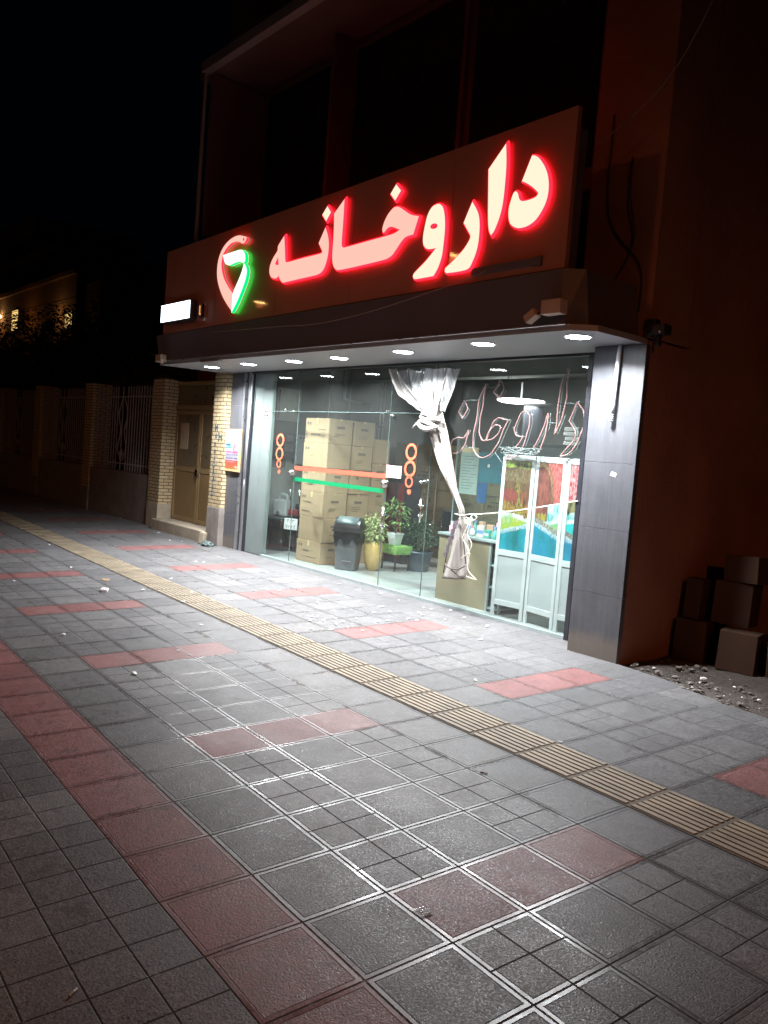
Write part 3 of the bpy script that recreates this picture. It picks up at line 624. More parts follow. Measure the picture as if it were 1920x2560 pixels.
# pipes and electrics on the left interior wall
mb = MB(); X0 = -9.40
mb.tube([(X0, 2.06, 3.2), (X0, 2.06, 2.70), (X0, 2.08, 2.62), (X0, 2.16, 2.6), (X0, 2.7, 2.58)], .028, 10)
mb.tube([(X0, 1.74, 3.2), (X0, 1.74, 1.9)], .018, 8); mb.tube([(X0, 2.9, 3.2), (X0, 2.9, 1.6)], .022, 8); mb.tube([(X0, 2.98, 3.2), (X0, 2.98, 1.6)], .022, 8)
mb.tube([(X0, 2.66, 2.57), (X0, 2.66, 2.4)], .03, 8); mb.tube([(X0, 2.2, 3.0), (X0, 2.17, 2.4)], .016, 8)
mb.build('pipework', M['alu'], B, True)
MB().bbox(-9.45, -9.30, 2.17, 2.8, 2.2, 2.42, .01).bbox(-9.45, -9.34, 2.1, 2.95, 2.18, 2.21, .004).build('valve_box', M['black_metal'], B)
e = empty('meter_box', (-9.45, .88, 2.4)); tag(e, 'beige metal meter cabinet high on the left inner wall', 'cabinet')
MB().bbox(.0, .12, -.23, .23, -.27, .27, .008).build('body', plain('beige_enamel', (.42, .43, .37), .4), e)
MB().box(.121, .124, -.205, -.18, -.24, .24).build('hinge_slot', M['black_metal'], e)
e = empty('fuse_box', (-9.43, .86, 1.65)); tag(e, 'black plastic fuse box under the beige meter cabinet', 'box')
MB().bbox(.0, .12, -.22, .22, -.15, .15, .012).build('body', M['black_metal'], e)
MB().box(.121, .125, -.02, .14, -.02, .10).build('window', M['bin_grey'], e)
e = empty('switch_panel', (-9.43, 1.28, 1.68)); tag(e, 'pale grey switch panel with three round knobs beside the fuse box', 'panel')
MB().bbox(.0, .06, -.19, .19, -.25, .25, .008).build('body', plain('pale_enamel', (.42, .46, .5), .45), e)
for k in range(3): MB().lathe([(.016, 0), (.016, .012), (.0001, .014)], 0, 0, 0, 12, 0, Matrix.Translation((.06, -.1+k*.07, .19)) @ Matrix.Rotation(PI/2, 4, 'Y')).build('knob', M['black_metal'], e)

# ---------------------------------------------------------------- canopy, fascia, soffit
XL, XR, YF = -10.0, -1.86, -1.17
mb = MB()
mb.add([(XL+.1,0.0,SOF),(XR,0.0,SOF),(XR,-1.02,SOF),(-2.03,YF,SOF),(XL,-1.12,SOF),(XL+.1,0.0,SOF+.05),(XR,0.0,SOF+.05),(XR,-1.02,SOF+.05),(-2.03,YF,SOF+.05),(XL,-1.12,SOF+.05)],
       [(0,1,2,3,4),(5,9,8,7,6),(0,5,6,1),(1,6,7,2),(2,7,8,3),(3,8,9,4),(4,9,5,0)])
mb.build('soffit', M['soffit'], B)
mb = MB()  # fascia leans out towards its top on the left, and turns the corner on the right
a = [(-9.93,-1.16,SOF+.052),(-2.11,-1.18,SOF+.052),(-1.93,-1.06,SOF+.052),(-1.93,0,SOF+.052),(-9.93,0,SOF+.052)]
b = [(-10.09,-1.17,3.275),(-2.15,-1.19,3.335),(-2.0,-1.06,3.335),(-2.0,0,3.335),(-10.09,0,3.275)]
mb.add(a+b, [(0,4,3,2,1),(5,6,7,8,9),(0,1,6,5),(1,2,7,6),(2,3,8,7),(3,4,9,8),(4,0,5,9)]); mb.build('fascia', M['fascia'], B)
mb = MB(); mb.tube([(-9.95, -1.19, SOF+.045), (-2.05, -1.205, SOF+.045)], .006, 6); mb.build('drip_edge', M['alu'], B)
# things on the soffit
mb = MB(); mb.box(-8.6, -8.1, -1.15, -1.05, SOF-.012, SOF-.002); mb.build('access_plate', M['alu'], B)
# upper storey
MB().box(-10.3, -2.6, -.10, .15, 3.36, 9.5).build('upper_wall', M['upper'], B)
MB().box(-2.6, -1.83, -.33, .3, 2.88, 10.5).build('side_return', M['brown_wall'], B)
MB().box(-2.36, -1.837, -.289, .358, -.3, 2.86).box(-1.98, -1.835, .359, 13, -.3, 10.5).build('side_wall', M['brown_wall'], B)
mb = MB()
for x0, x1 in ((-8.9, -6.9), (-6.7, -4.7), (-4.5, -2.8)):
    mb.box(x0, x1, -.13, -.102, 4.6, 6.9)
mb.build('upper_window', M['upper_glass'], B)
mb = MB()
for x in (-8.95, -6.85, -4.65): mb.box(x-.03, x+.03, -.16, -.11, 4.55, 6.98)
mb.box(-8.98, -2.7, -.16, -.11, 6.92, 7.0)
mb.build('window_frame', M['upper'], B)
mb = MB(); mb.box(-9.12, -2.62, -1.15, -1.03, 7.0, 7.14); mb.build('roof_beam', M['frame_pale'], B)
MB().box(-9.08, -9.04, -1.12, -1.08, 4.6, 7.0).build('corner_post', M['frame_pale'], B)
MB().box(-9.4, -2.61, -1.02, -.105, 7.02, 7.12).build('roof_slab', M['upper'], B)
MB().box(-9.1, -9.0, -1.0, -.11, 4.7, 7.0).build('balcony_side', M['upper'], B)
MB().box(-6.75, -6.69, -.5, -.11, 3.4, 7.0).build('balcony_fin', M['upper'], B)
for k in range(9):
    pass
MB().box(-7.2, -2.6, -1.09, -1.04, 4.503, 4.512).build('added_red_strip', glow('added_red_glow', (1, .04, .02), 4), B)  # hidden glowing strip added to redden the wall above the sign
# side-of-sign slot


# ---------------------------------------------------------------- shop sign
SG = empty('shop_sign', (-6, -1.2, 3.3)); tag(SG, 'long bronze sign board with glowing Persian letters above the canopy', 'sign')
def under(o, root):
    o.parent = root; o.matrix_parent_inverse = Matrix.Translation(root.location).inverted(); return o
mb = MB()
f = [(-9.84,3.285),(-2.14,3.345),(-2.14,4.65),(-9.84,4.53)]
mb.add([(x,-1.175,z) for x,z in f]+[(x,-1.125,z) for x,z in f], [(0,1,2,3),(7,6,5,4),(0,4,5,1),(1,5,6,2),(2,6,7,3),(3,7,4,0)])
under(mb.build('sign_panel', M['sign_panel']), SG)
mb = MB()
for x in (-8.2, -6.65, -5.1, -3.55): under(MB().box(x-.002, x+.002, -1.1765, -1.1755, 3.32, 4.54).build('panel_seam', M['fascia']), SG)
mb = MB(); mb.box(-9.80, -2.16, -1.124, -1.0, 3.36, 4.5); under(mb.build('sign_box', M['fascia']), SG)
names = {'he_nun': 'letter_pair', 'alef_khe': 'letter_pair', 'dot_nun': 'letter_dot', 'dot_khe': 'letter_dot', 'vav': 'letter', 're': 'letter', 'alef': 'letter', 'dal': 'letter'}
for k, loops in DATA['SIGN'].items():
    if k in names:
        pink = k in ('he_nun', 'alef_khe')
        o = plate(names[k], loops, -1.2265, .012, [M['pink_face'] if pink else M['cream_face'], M['red_side']], None)
        under(plate('red_tray', loops, -1.2135, .022, [M['red_side'], M['red_side']], None, off=.014), SG)
    elif k == 'snake': o = plate('snake_emblem', loops, -1.225, .03, [M['pink_face'], M['red_side']], None)
    else: o = plate('emblem_stroke', loops, -1.232, .046, [M['green_face'], M['green_side']], None)
    under(o, SG)
mb = MB(); mb.box(-3.2, -2.45, -1.20, -1.178, 3.40, 3.46); mb.box(-2.45, -2.38, -1.20, -1.178, 3.39, 3.47, 0); under(mb.build('sign_bracket', M['fascia']), SG)
# small led display at the left end
e = empty('led_display', (-9.2, -1.26, 3.555)); tag(e, 'bright white led display box at the left end of the sign', 'display')
MB().bbox(-.49, .49, -.03, .07, -.14, .14, .02).build('housing', M['black_metal'], e)
MB().bbox(-.47, .47, -.04, -.031, -.125, .125, .004).build('led_face', M['led_face'], e)
e = empty('reflection_box', (-8.56, -1.21, 3.53)); tag(e, 'small box glowing like an orange reflection beside the white led display', 'box')
MB().bbox(-.05, .05, -.01, .03, -.09, .09, .006).build('housing', M['black_metal'], e)
MB().box(-.006, .012, -.016, -.011, -.06, .07).box(.012, .035, -.016, -.011, -.06, -.045).build('amber_mark', M['amber'], e)  # orange reflection beside the display, made as a glowing mark

# ---------------------------------------------------------------- downlights
LP = [(-9.15,-.67),(-8.02,-.69),(-6.89,-.67),(-5.89,-.67),(-4.58,-.77),(-3.29,-.87),(-2.17,-.87)]
words = ['above the brick pier', 'above the shutter guide', 'above the narrow left pane', 'above the striped glass door', 'above the curtain', 'above the neon letters', 'nearest the right pillar']
lens_mb = MB(); lens_mb.lathe([(.0001, -.004), (.07, -.002), (.104, 0), (.104, .006)], 0, 0, -.008, 32)
ring_mb = MB(); ring_mb.lathe([(.105, -.006), (.120, -.009), (.126, -.004), (.126, 0), (.105, 0)], 0, 0, 0, 32)
for i, (x, y) in enumerate(LP):
    e = empty('ceiling_light', (x, y, SOF)); tag(e, 'round white downlight in the canopy soffit ' + words[i], 'light', 'downlights in the canopy soffit')
    if i == 0: l0 = lens_mb.build('lens', M['lamp_face'], e); r0 = ring_mb.build('trim_ring', M['lamp_ring'], e)
    else:
        for q in (l0, r0): c_ = q.copy(); COL.objects.link(c_); c_.parent = e
    ld = bpy.data.lights.new('downlight', 'AREA'); ld.shape = 'DISK'; ld.size = .2; ld.energy = 112; ld.color = (.965, .985, 1.0); ld.spread = math.radians(148)
    lo = bpy.data.objects.new('downlight', ld); COL.objects.link(lo); lo.location = (x, y, SOF-.022)

def point(loc, e, col, r=.1, name='lamp_glow'):
    ld = bpy.data.lights.new(name, 'POINT'); ld.energy = e; ld.color = col; ld.shadow_soft_size = r
    o = bpy.data.objects.new(name, ld); COL.objects.link(o); o.location = loc; return o
# interior ceiling lamp (the oval seen through the glass)
e = empty('ceiling_light', (-6.1, 2.95, 2.66)); tag(e, 'large round ceiling light inside the shop seen through the neon letters', 'light')
MB().lathe([(.0001, -.03), (.30, -.02), (.36, 0), (.36, .02), (.0001, .03)], 0, 0, 0, 40).build('lens', M['room_lamp'], e, True)
MB().tube([(0, 0, .03), (0, 0, .29)], .012, 8).build('stem', M['white_metal'], e)
ld = bpy.data.lights.new('room_light', 'AREA'); ld.shape = 'DISK'; ld.size = .7; ld.energy = 85; ld.color = (1, .98, .93)
lo = bpy.data.objects.new('room_light', ld); COL.objects.link(lo); lo.location = (-6.1, 2.95, 2.61)

# street lamps across the road, behind the camera (mirrored in the sign board)
pp = MB(); pp.tube([(0,0,0), (0,0,6.6), (0,.2,7.1), (0,.8,7.35), (0,1.3,7.38)], [.09,.06,.05,.04,.035], 10)
hd = MB(); hd.bbox(-.11, .11, 1.2, 1.75, 7.33, 7.45, .03); ln = MB(); ln.box(-.08, .08, 1.28, 1.68, 7.315, 7.328)
for i, (x, y, w) in enumerate([(-24.9,-13.2,'farthest down the street'), (-13.6,-12.2,'second along the street'), (-5.0,-12.2,'third along the street'), (10.5,-12.2,'nearest behind the viewpoint')]):
    e = empty('street_lamp', (x, y, -.3)); tag(e, 'tall street lamp with an orange lit head, ' + w, 'street lamp', 'street lamps across the road')
    if i == 0: parts = [pp.build('pole', M['iron'], e, True), hd.build('lamp_head', M['iron'], e), ln.build('lens', M['sodium'], e)]
    else:
        for q in parts: c_ = q.copy(); COL.objects.link(c_); c_.parent = e
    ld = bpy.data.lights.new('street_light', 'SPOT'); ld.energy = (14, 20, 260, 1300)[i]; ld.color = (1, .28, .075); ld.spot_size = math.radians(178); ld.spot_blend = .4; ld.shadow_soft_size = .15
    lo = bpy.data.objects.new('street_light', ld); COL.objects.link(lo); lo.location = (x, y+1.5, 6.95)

# ---------------------------------------------------------------- neon lettering behind the glass
NE = empty('neon_sign', (-3.5, .05, 2.1)); tag(NE, 'unlit pink outline neon of Persian letters hanging inside the right pane', 'sign')
for k, loops in DATA['NEON'].items():
    mb = MB()
    for lp in loops:
        closed = (Vector(lp[0])-Vector(lp[-1])).length < 1e-3
        sm = smooth_line(lp[:-1] if closed else lp, closed, 6, 60)
        mb.tube([(v[0], .05+.004*math.sin(i*.7), v[1]) for i, v in enumerate(sm)], .0068, 8, closed=closed)
    under(mb.build('neon_letter' if 'dot' not in k else 'neon_dot', M['neon'], None, True), NE)
mb = MB()
for lp in DATA['NCON']: mb.tube([(x, .055, z) for x, z in lp], .004, 6)
for k, loops in DATA['NEON'].items():  # clear carrier tube that follows each letter a little outside
    for lp in loops[:1]:
        sm = smooth_line(lp, False, 4, 60); cx = sum(v[0] for v in sm)/len(sm); cz = sum(v[1] for v in sm)/len(sm)
        mb.tube([(v[0]+.022+(v[0]-cx)*.05, .062, v[1]+(v[1]-cz)*.03) for v in sm[:len(sm)*2//3]], .0035, 6)
for x, z in ((-4.05, 2.55), (-4.43, 2.3), (-4.3, 1.86), (-3.75, 2.62), (-3.42, 2.25), (-3.02, 2.25), (-3.62, 2.08), (-2.79, 2.36)): mb.lathe([(.0001,-.012),(.012,0),(.0001,.012)], x, .04, z, 8)
under(mb.build('wire_link', M['neon_clear'], None, True), NE)
mb = MB(); 
for k in range(9):  # crumpled transformer wire under the letters
    p = [(-3.60+.22*math.sin(k*1.7+j*.9)+.03*j, .045+.01*math.sin(j*2+k), 1.84+.035*math.cos(k*2.3+j*1.3)) for j in range(7)]
    mb.tube(smooth_line(p, False, 3, 180), .004, 5)
under(mb.build('wire_tangle', M['neon_clear'], None, True), NE)
under(MB().tube([(-2.99, .05, 2.6), (-2.985, .05, 2.79)], .003, 5).build('hanging_wire', M['neon_clear']), NE); mb = MB()
mb.tube([(-3.72, .05, 2.6), (-3.71, .05, 2.79)], .002, 5); under(mb.build('hanging_wire', M['neon_clear']), NE)

# ---------------------------------------------------------------- curtain
CT = empty('curtain', (-4.6, -.14, .4)); tag(CT, 'gathered pale plastic curtain knotted and hanging in front of the glass', 'curtain')
rows0 = DATA['CURT']
_l = smooth_line([r[0] for r in rows0], False, 3, 180); _r = smooth_line([r[1] for r in rows0], False, 3, 180)
class _Rows(list): pass
rows = rows0
def curtain_rows(r0, r1, sub, nU, fold, depth, name, mat, shrink=0, yoff=0, ph=0):
    mb = MB(); seq = []
    for a in range(r0, r1):
        for k in range(sub): seq.append((a+k/sub))
    seq.append(r1)
    for s_ in seq:
        i = min(int(s_), len(rows)-2); t = s_-i
        fi = min(len(_l)-1.001, s_*3); ii = int(fi); ft = fi-ii
        L_ = [_l[ii][q]*(1-ft)+_l[ii+1][q]*ft for q in (0,1)]; R_ = [_r[ii][q]*(1-ft)+_r[ii+1][q]*ft for q in (0,1)]
        w = R_[0]-L_[0]
        if 5 < s_ < 13: ex = .14*w*math.sin((s_-5)/8*PI); L_ = [L_[0]-ex, L_[1]]; R_ = [R_[0]+ex, R_[1]]
        for j in range(nU+1):
            u = j/nU; uu = shrink+u*(1-2*shrink)
            x = L_[0]*(1-uu)+R_[0]*uu; z = L_[1]*(1-uu)+R_[1]*uu
            n1 = noise.noise(Vector((u*fold*.9+ph, z*.8, 2)))
            y = -.14+yoff + depth*(.6*math.sin(u*fold*PI+ph+n1*1.1)+.45*n1)*(.45+min(1, w/.7))*.7
            z += .012*math.sin(u*fold*2.2+z*5)
            mb.v.append((x+.006*noise.noise(Vector((u*6, z*6, 5))), y, z))
    N = nU+1
    for a in range(len(seq)-1):
        for j in range(nU): mb.f.append((a*N+j, a*N+j+1, (a+1)*N+j+1, (a+1)*N+j)); mb.mi.append(0)
    return mb
def solid(o, th=.003):
    md = o.modifiers.new('thickness', 'SOLIDIFY'); md.thickness = th; return o
def lock(o): return under(o, CT)
# top: clear film fan gathered to a knot, with an opaque fold on the left
fan = curtain_rows(0, 4, 10, 90, 11, .05, 'f', None); lock(solid(fan.build('clear_fan', M['film'], None, True), .002))
# opaque left fold
mb = MB(); n = 28
for i in range(n+1):
    t = i/n; k = t*4; a = min(int(k), 3); tt = k-a
    L_ = [rows[a][0][q]*(1-tt)+rows[a+1][0][q]*tt for q in (0,1)]; R_ = [rows[a][1][q]*(1-tt)+rows[a+1][1][q]*tt for q in (0,1)]
    w = .12+.3*t+.35*t**3
    for j in range(13):
        u = j/12; x = L_[0]+(R_[0]-L_[0])*w*u; z = L_[1]+.02*u*(1-t)
        mb.v.append((x-.01*math.sin(i*1.3)*(1-u)*t, -.155-.03*math.sin(u*7+t*3)-.02*noise.noise(Vector((u*4, t*5, 1))), z))
for i in range(n):
    for j in range(12): mb.f.append((i*13+j, i*13+j+1, (i+1)*13+j+1, (i+1)*13+j)); mb.mi.append(0)
lock(solid(mb.build('opaque_fold', M['curtain'], None, True)))
# a few opaque pleats over the film that run into the knot
mb = MB()
for q, (xa, za, wa) in enumerate([(-5.05, 2.50, .05), (-4.9, 2.58, .035), (-4.8, 2.42, .05), (-4.7, 2.55, .03), (-4.6, 2.48, .05), (-4.5, 2.62, .03)]):
    b0 = len(mb.v); n = 14
    for i in range(n+1):
        t = i/n; xc = xa*(1-t)+(-4.70+q*.022-.05)*t; z = za*(1-t)+2.16*t; w = wa*(.25+.75*t)
        for j in range(5):
            u = j/4-.5; mb.v.append((xc+w*u*2, -.175-.02*math.cos(u*PI)-.006*math.sin(i+q), z))
    for i in range(n):
        for j in range(4): mb.f.append((b0+i*5+j, b0+i*5+j+1, b0+(i+1)*5+j+1, b0+(i+1)*5+j)); mb.mi.append(0)
lock(solid(mb.build('pleat', M['curtain'], None, True), .002))
body = curtain_rows(4, 14, 6, 40, 5.5, .055, 'b', None, 0, 0, .7); lock(solid(body.build('twisted_body', M['curtain'], None, True)))
skirt = curtain_rows(14, 19, 8, 40, 3.2, .035, 's', None, 0, 0, 1.9); lock(solid(skirt.build('skirt', M['curtain'], None, True)))
# knot where the cloth is gathered
mb = MB()
for q in range(5):
    p = [(-4.885+.37*t+.0, -.17-.05*math.sin(PI*t)-.01*q, 2.17-.03*q+.03*math.sin(q*2+t*5)) for t in [k/12 for k in range(13)]]
    mb.tube(p, [.012+.02*math.sin(PI*k/12) for k in range(13)], 8)
mb.tube([(-4.86, -.19, 2.12), (-4.93, -.21, 2.06), (-4.97, -.2, 2.03)], [.02, .012, .006], 6)
lock(mb.build('knot', M['curtain'], None, True))
# dark zig-zag patches and hem
mb = MB()
for q in range(9):
    t = q/9; xc = -4.125-.13*t+.01*math.sin(q*3); z = 1.02-.42*t; w = .035-.012*t
    mb.add([(xc-w, -.205, z), (xc+w, -.205, z+.01), (xc+w*.9, -.205, z-.035), (xc-w*.8, -.205, z-.05), (xc-w, -.202, z), (xc+w, -.202, z+.01), (xc+w*.9, -.202, z-.035), (xc-w*.8, -.202, z-.05)], [(0,3,2,1),(4,5,6,7),(0,1,5,4),(1,2,6,5),(2,3,7,6),(3,0,4,7)])
lock(mb.build('dark_patch', M['stain_dark']))
mb = MB(); b_ = rows[19]
mb.tube([(b_[0][0], -.15, b_[0][1]), (-4.14, -.17, .375), (b_[1][0], -.15, b_[1][1]-.01)], .008, 6)
mb.tube([(-3.93, -.2, .55), (-4.03, -.21, .49), (-4.13, -.21, .485), (-4.22, -.2, .50), (-4.25, -.19, .53)], .008, 6)
mb.tube([(-4.13, -.205, .47), (-4.0, -.2, .42), (-3.95, -.18, .415)], .007, 6)
mb.tube([(-4.28, -.18, .42), (-4.22, -.2, .68), (-4.13, -.2, .95), (-4.09, -.19, 1.05)], .006, 6)
mb.tube([(-4.06, -.19, 1.06), (-3.98, -.2, .8), (-3.93, -.19, .57)], .006, 6)
mb.tube([(-4.52, -.20, 1.78), (-4.40, -.215, 1.62), (-4.30, -.21, 1.45), (-4.2, -.2, 1.3), (-4.1, -.2, 1.14)], .005, 6)
lock(mb.build('hem', M['hem'], None, True))
# rope that ties the curtain to the frame
e = empty('rope', (-4.1, -.17, 1.1)); tag(e, 'pale cord tied round the curtain and stretched to the right frame', 'rope')
mb = MB(); pts = [(-4.16, -.19, 1.10), (-4.06, -.2, 1.095), (-3.6, -.15, 1.165), (-3.1, -.1, 1.27), (-2.63, -.05, 1.385)]
mb.tube(smooth_line(pts, False, 8, 180), .0065, 6)
mb.tube(smooth_line([(-4.04,-.2,1.09),(-3.9,-.2,1.12),(-3.82,-.2,1.10),(-3.86,-.2,1.06),(-3.98,-.2,1.08)], False, 6, 180), .006, 6)
under(mb.build('taut_line', M['rope'], None, True), e)
mb = MB(); mb.tube(smooth_line([(-3.9,-.2,1.08),(-3.96,-.2,.95),(-4.0,-.2,.85),(-3.93,-.2,.77),(-3.88,-.2,.68),(-3.9,-.2,.6),(-3.87,-.2,.5),(-3.77,-.2,.44),(-3.75,-.2,.425),(-3.9,-.2,.44)], False, 6, 180), .005, 6)
mb.tube(smooth_line([(-3.88,-.2,1.08),(-3.93,-.2,.9),(-3.86,-.2,.8),(-3.9,-.2,.7),(-4.0,-.2,.62)], False, 6, 180), .005, 6)
mb.lathe([(.0001,-.016),(.016,0),(.0001,.016)], -3.885, -.2, .69, 8)
under(mb.build('loose_end', M['rope'], None, True), e)
point  # noqa

# ---------------------------------------------------------------- goods inside the shop
def carton(w, d, h, mat, marks=True, tape=True, seed=0):
    rnd = random.Random(seed); mb = MB(); mb.bbox(-w/2, w/2, -d/2, d/2, .001, h-.001, .006, 0)
    for v_i, v in enumerate(mb.v):
        n_ = noise.noise(Vector((v[0]*5+seed, v[1]*5, v[2]*5)))*.014; mb.v[v_i] = (v[0]+n_, v[1]-n_, v[2])
    if tape:
        mb.box(-w/2-.001, w/2+.001, -.02, .02, h-.03, h-.0005, 1); mb.box(-.02, .02, -d/2-.0015, d/2+.0015, h-.08, h, 1)
    if marks:
        x = -w/2+.05
        for k in range(2): mb.box(x+k*.06, x+k*.06+.035, -d/2-.0018, -d/2-.0008, h-.10, h-.06, 2)
        for k in range(rnd.randint(2, 4)):
            w_ = rnd.uniform(.1, .3); xq = rnd.uniform(-w/2+.04, w/2-.05-w_) if w > .45 else -w/2+.05; zq = h*rnd.uniform(.2, .6)
            mb.box(xq, xq+min(w_, w-.1), -d/2-.0018, -d/2-.0008, zq, zq+rnd.choice([.006, .01, .03]), 2)
        mb.box(w/2+.0008, w/2+.0018, -.07, .07, h*.62, h*.62+.035, 2)
        for k in range(rnd.randint(1, 3)):
            y = -d/2+.08+rnd.random()*.05; mb.box(w/2+.0008, w/2+.0018, y, y+rnd.uniform(.08, .18), h*.3+k*.03, h*.3+k*.03+.008, 2)
    return mb
row = 0
def place_carton(x, y, z, w, d, h, rz, lab, group, mat='card', seed=0, marks=True):
    o = carton(w, d, h, mat, marks, mat != 'card_shaded', seed).build('cardboard_box', [M[mat], M['tape'], M['print']]); o.location = (x, y, z); o.rotation_euler = (0, 0, rz)
    return tag(o, lab, 'box', group)
ordw = ['topmost', 'second from the top', 'third from the top', 'fourth from the top', 'fifth from the top', 'bottom']
tops = [2.16, 1.79, 1.43, 1.07, .695, .34]; tops_b = tops[1:]+[.012]
for i, (a, b_) in enumerate(zip(tops, tops_b)):
    place_carton(-7.72+.008*math.sin(i*2.1), .565+.006*math.cos(i*3), b_, .60, .43, a-b_, .02*math.sin(i*1.7), 'pale cardboard box, %s of the front stack behind the striped door' % ordw[i], 'cardboard boxes stacked behind the door', seed=i)
for i, (a, b_) in enumerate(zip(tops, tops_b)):
    place_carton(-7.74+.012*math.sin(i*1.3+1), 1.01+.006*math.cos(i*2), b_, .60, .40, a-b_, .03*math.sin(i*2.9+1), 'pale cardboard box, %s of the middle stack behind the front stack' % ordw[i], 'cardboard boxes stacked behind the door', seed=i+9)
t3 = [1.92, 1.55, 1.18, .80, .41]; t3b = t3[1:]+[.012]
for i, (a, b_) in enumerate(zip(t3, t3b)):
    place_carton(-7.76, 1.40, b_, .60, .34, a-b_, .03*math.sin(i*2.2), 'pale cardboard box, %s of the lowest stack farthest behind the door' % (ordw[i] if i < 4 else 'bottom'), 'cardboard boxes stacked behind the door', seed=i+19)
# printed cartons at the back
for c_ in range(5):
    for r_ in range(5 if c_ < 3 else 4):
        x = -8.75+c_*.56; z = .012+r_*.385
        o = place_carton(x, 3.25+.02*math.sin(c_*3+r_), z, .54, .4, .383, .01, 'brown printed carton in the back stack, column %s, %s' % (['far left', 'left of centre', 'centre', 'right of centre', 'far right'][c_], ['on the floor', 'second up', 'third up', 'fourth up', 'on top'][r_]), 'brown cartons stacked at the back', 'card_b', c_*7+r_, False)
        if c_ >= 1:
            mb = MB(); rnd = random.Random(c_*31+r_); xx = -.2
            while xx < .18:  # heavy block lettering, too small to read
                w = rnd.uniform(.02, .035); mb.box(xx, xx+.008, -.202, -.2015, .16, .24); 
                if rnd.random() < .7: mb.box(xx+.008, xx+w, -.202, -.2015, rnd.choice([.16, .195, .23]), rnd.choice([.24, .205, .24])+.001)
                xx += w+.012
            mb.box(-.15, .12, -.202, -.2015, .28, .29); mb.build('print', M['print'], o)
# maroon cabinet behind the plants
e = empty('cabinet', (-7.5, 1.95, .012)); tag(e, 'tall maroon and black cabinet standing behind the potted plants', 'cabinet')
MB().bbox(-.26, .26, -.15, .15, .0, 1.38, .01).build('body', M['black_metal'], e)
MB().bbox(-.22, -.03, -.165, -.151, .1, 1.25, .004).build('door_panel', M['maroon'], e); MB().bbox(.06, .2, -.165, -.151, .1, 1.25, .004).build('door_panel', M['maroon'], e)
for k in range(3): MB().lathe([(.0001,-.012),(.012,0),(.0001,.012)], -.15+k*.1, -.17, 1.31, 8).build('knob', M['chrome'], e)

# swing bin
e = empty('swing_bin', (-6.98, .53, .012), math.radians(33)); tag(e, 'grey swing top bin with a black liner beside the cardboard stack', 'bin')
MB().bbox(-.175, .175, -.135, .135, 0, .50, .02, taper=.84).build('body', M['bin_grey'], e)
mb = MB(); n = 20; vs = []
for i in range(n+1):
    q = PI*i/n; vs.append((-.19, -.15*math.cos(q), .565+.19*math.sin(q))); vs.append((.19, -.15*math.cos(q), .565+.19*math.sin(q)))
b0 = len(vs); mb.add(vs, [(2*i, 2*i+1, 2*i+3, 2*i+2) for i in range(n)]+[tuple(2*i for i in range(n+1)), tuple(2*i+1 for i in range(n, -1, -1))])
mb.bbox(-.205, .205, -.165, .165, .545, .575, .006); mb.build('lid', M['bin_lid'], e, False)
mb = MB(); vs = []
for i in range(9):
    q = math.radians(28+12*i); vs.append((-.155, -.158*math.cos(q)-.0, .568+.197*math.sin(q))); vs.append((.155, -.158*math.cos(q), .568+.197*math.sin(q)))
mb.add(vs, [(2*i, 2*i+1, 2*i+3, 2*i+2) for i in range(8)]); solid(mb.build('flap', M['bin_flap'], e, True), .006)
mb = MB(); n = 64
for i in range(7):
    for k in range(n):
        q = 2*PI*k/n; sx, sy = math.cos(q), math.sin(q); p = max(abs(sx), abs(sy)); t = i/6
        d_ = 1.06+.06*math.sin(k*1.9+i)*t+.09*t*noise.noise(Vector((sx*3, sy*3, i*.6)))
        mb.v.append((.185*d_*max(-1, min(1, sx*1.25)), .145*d_*max(-1, min(1, sy*1.25)), .552-.15*t*(1+.35*noise.noise(Vector((sx*2.5, sy*2.5, 4)))+.25*math.sin(k*.8))))
for i in range(6):
    for k in range(n): mb.f.append((i*n+k, i*n+(k+1) % n, (i+1)*n+(k+1) % n, (i+1)*n+k)); mb.mi.append(0)
solid(mb.build('liner_bag', M['bag'], e, True), .002)
MB().box(-.04, .1, -.139, -.134, .13, .142).build('rating_mark', M['alu'], e)

def leaves(mb, n, centre, rad, size, seed, droop=.3, squash=1.0, long=1.8):
    rnd = random.Random(seed); cx, cy, cz = centre
    for k in range(n):
        while True:
            d = Vector((rnd.uniform(-1,1), rnd.uniform(-1,1), rnd.uniform(-1,1)))
            if .25 < d.length < 1 and noise.noise(d*2.3+Vector((seed,0,0))) > -.28: break
        p = Vector((cx+d.x*rad[0], cy+d.y*rad[1], cz+d.z*rad[2]))
        dr = (Vector((d.x, d.y, d.z*.4+rnd.uniform(-.5,.5)-droop))+Vector((rnd.uniform(-.5,.5), rnd.uniform(-.5,.5), 0))).normalized()
        sd = dr.cross(Vector((rnd.uniform(-.4,.4), rnd.uniform(-.4,.4), 1))).normalized(); up = sd.cross(dr)
        s_ = size*rnd.uniform(.6, 1.3); w = s_/long
        a = p; m1 = p+dr*s_*.35+sd*w*.5+up*s_*.08; m2 = p+dr*s_*.35-sd*w*.5+up*s_*.08; n1 = p+dr*s_*.75+sd*w*.35; n2 = p+dr*s_*.75-sd*w*.35; tip = p+dr*s_-up*s_*.1
        mb.add([a, m1, n1, tip, n2, m2], [(0,1,2,3),(0,3,4,5)], 0)
    return mb
def stems(mb, base, tops, r=.005):
    for t in tops:
        m_ = (Vector(base)+Vector(t))/2+Vector((random.uniform(-.03,.03), random.uniform(-.03,.03), 0))
        mb.tube([base, m_, t], [r, r*.8, r*.4], 6)
    return mb
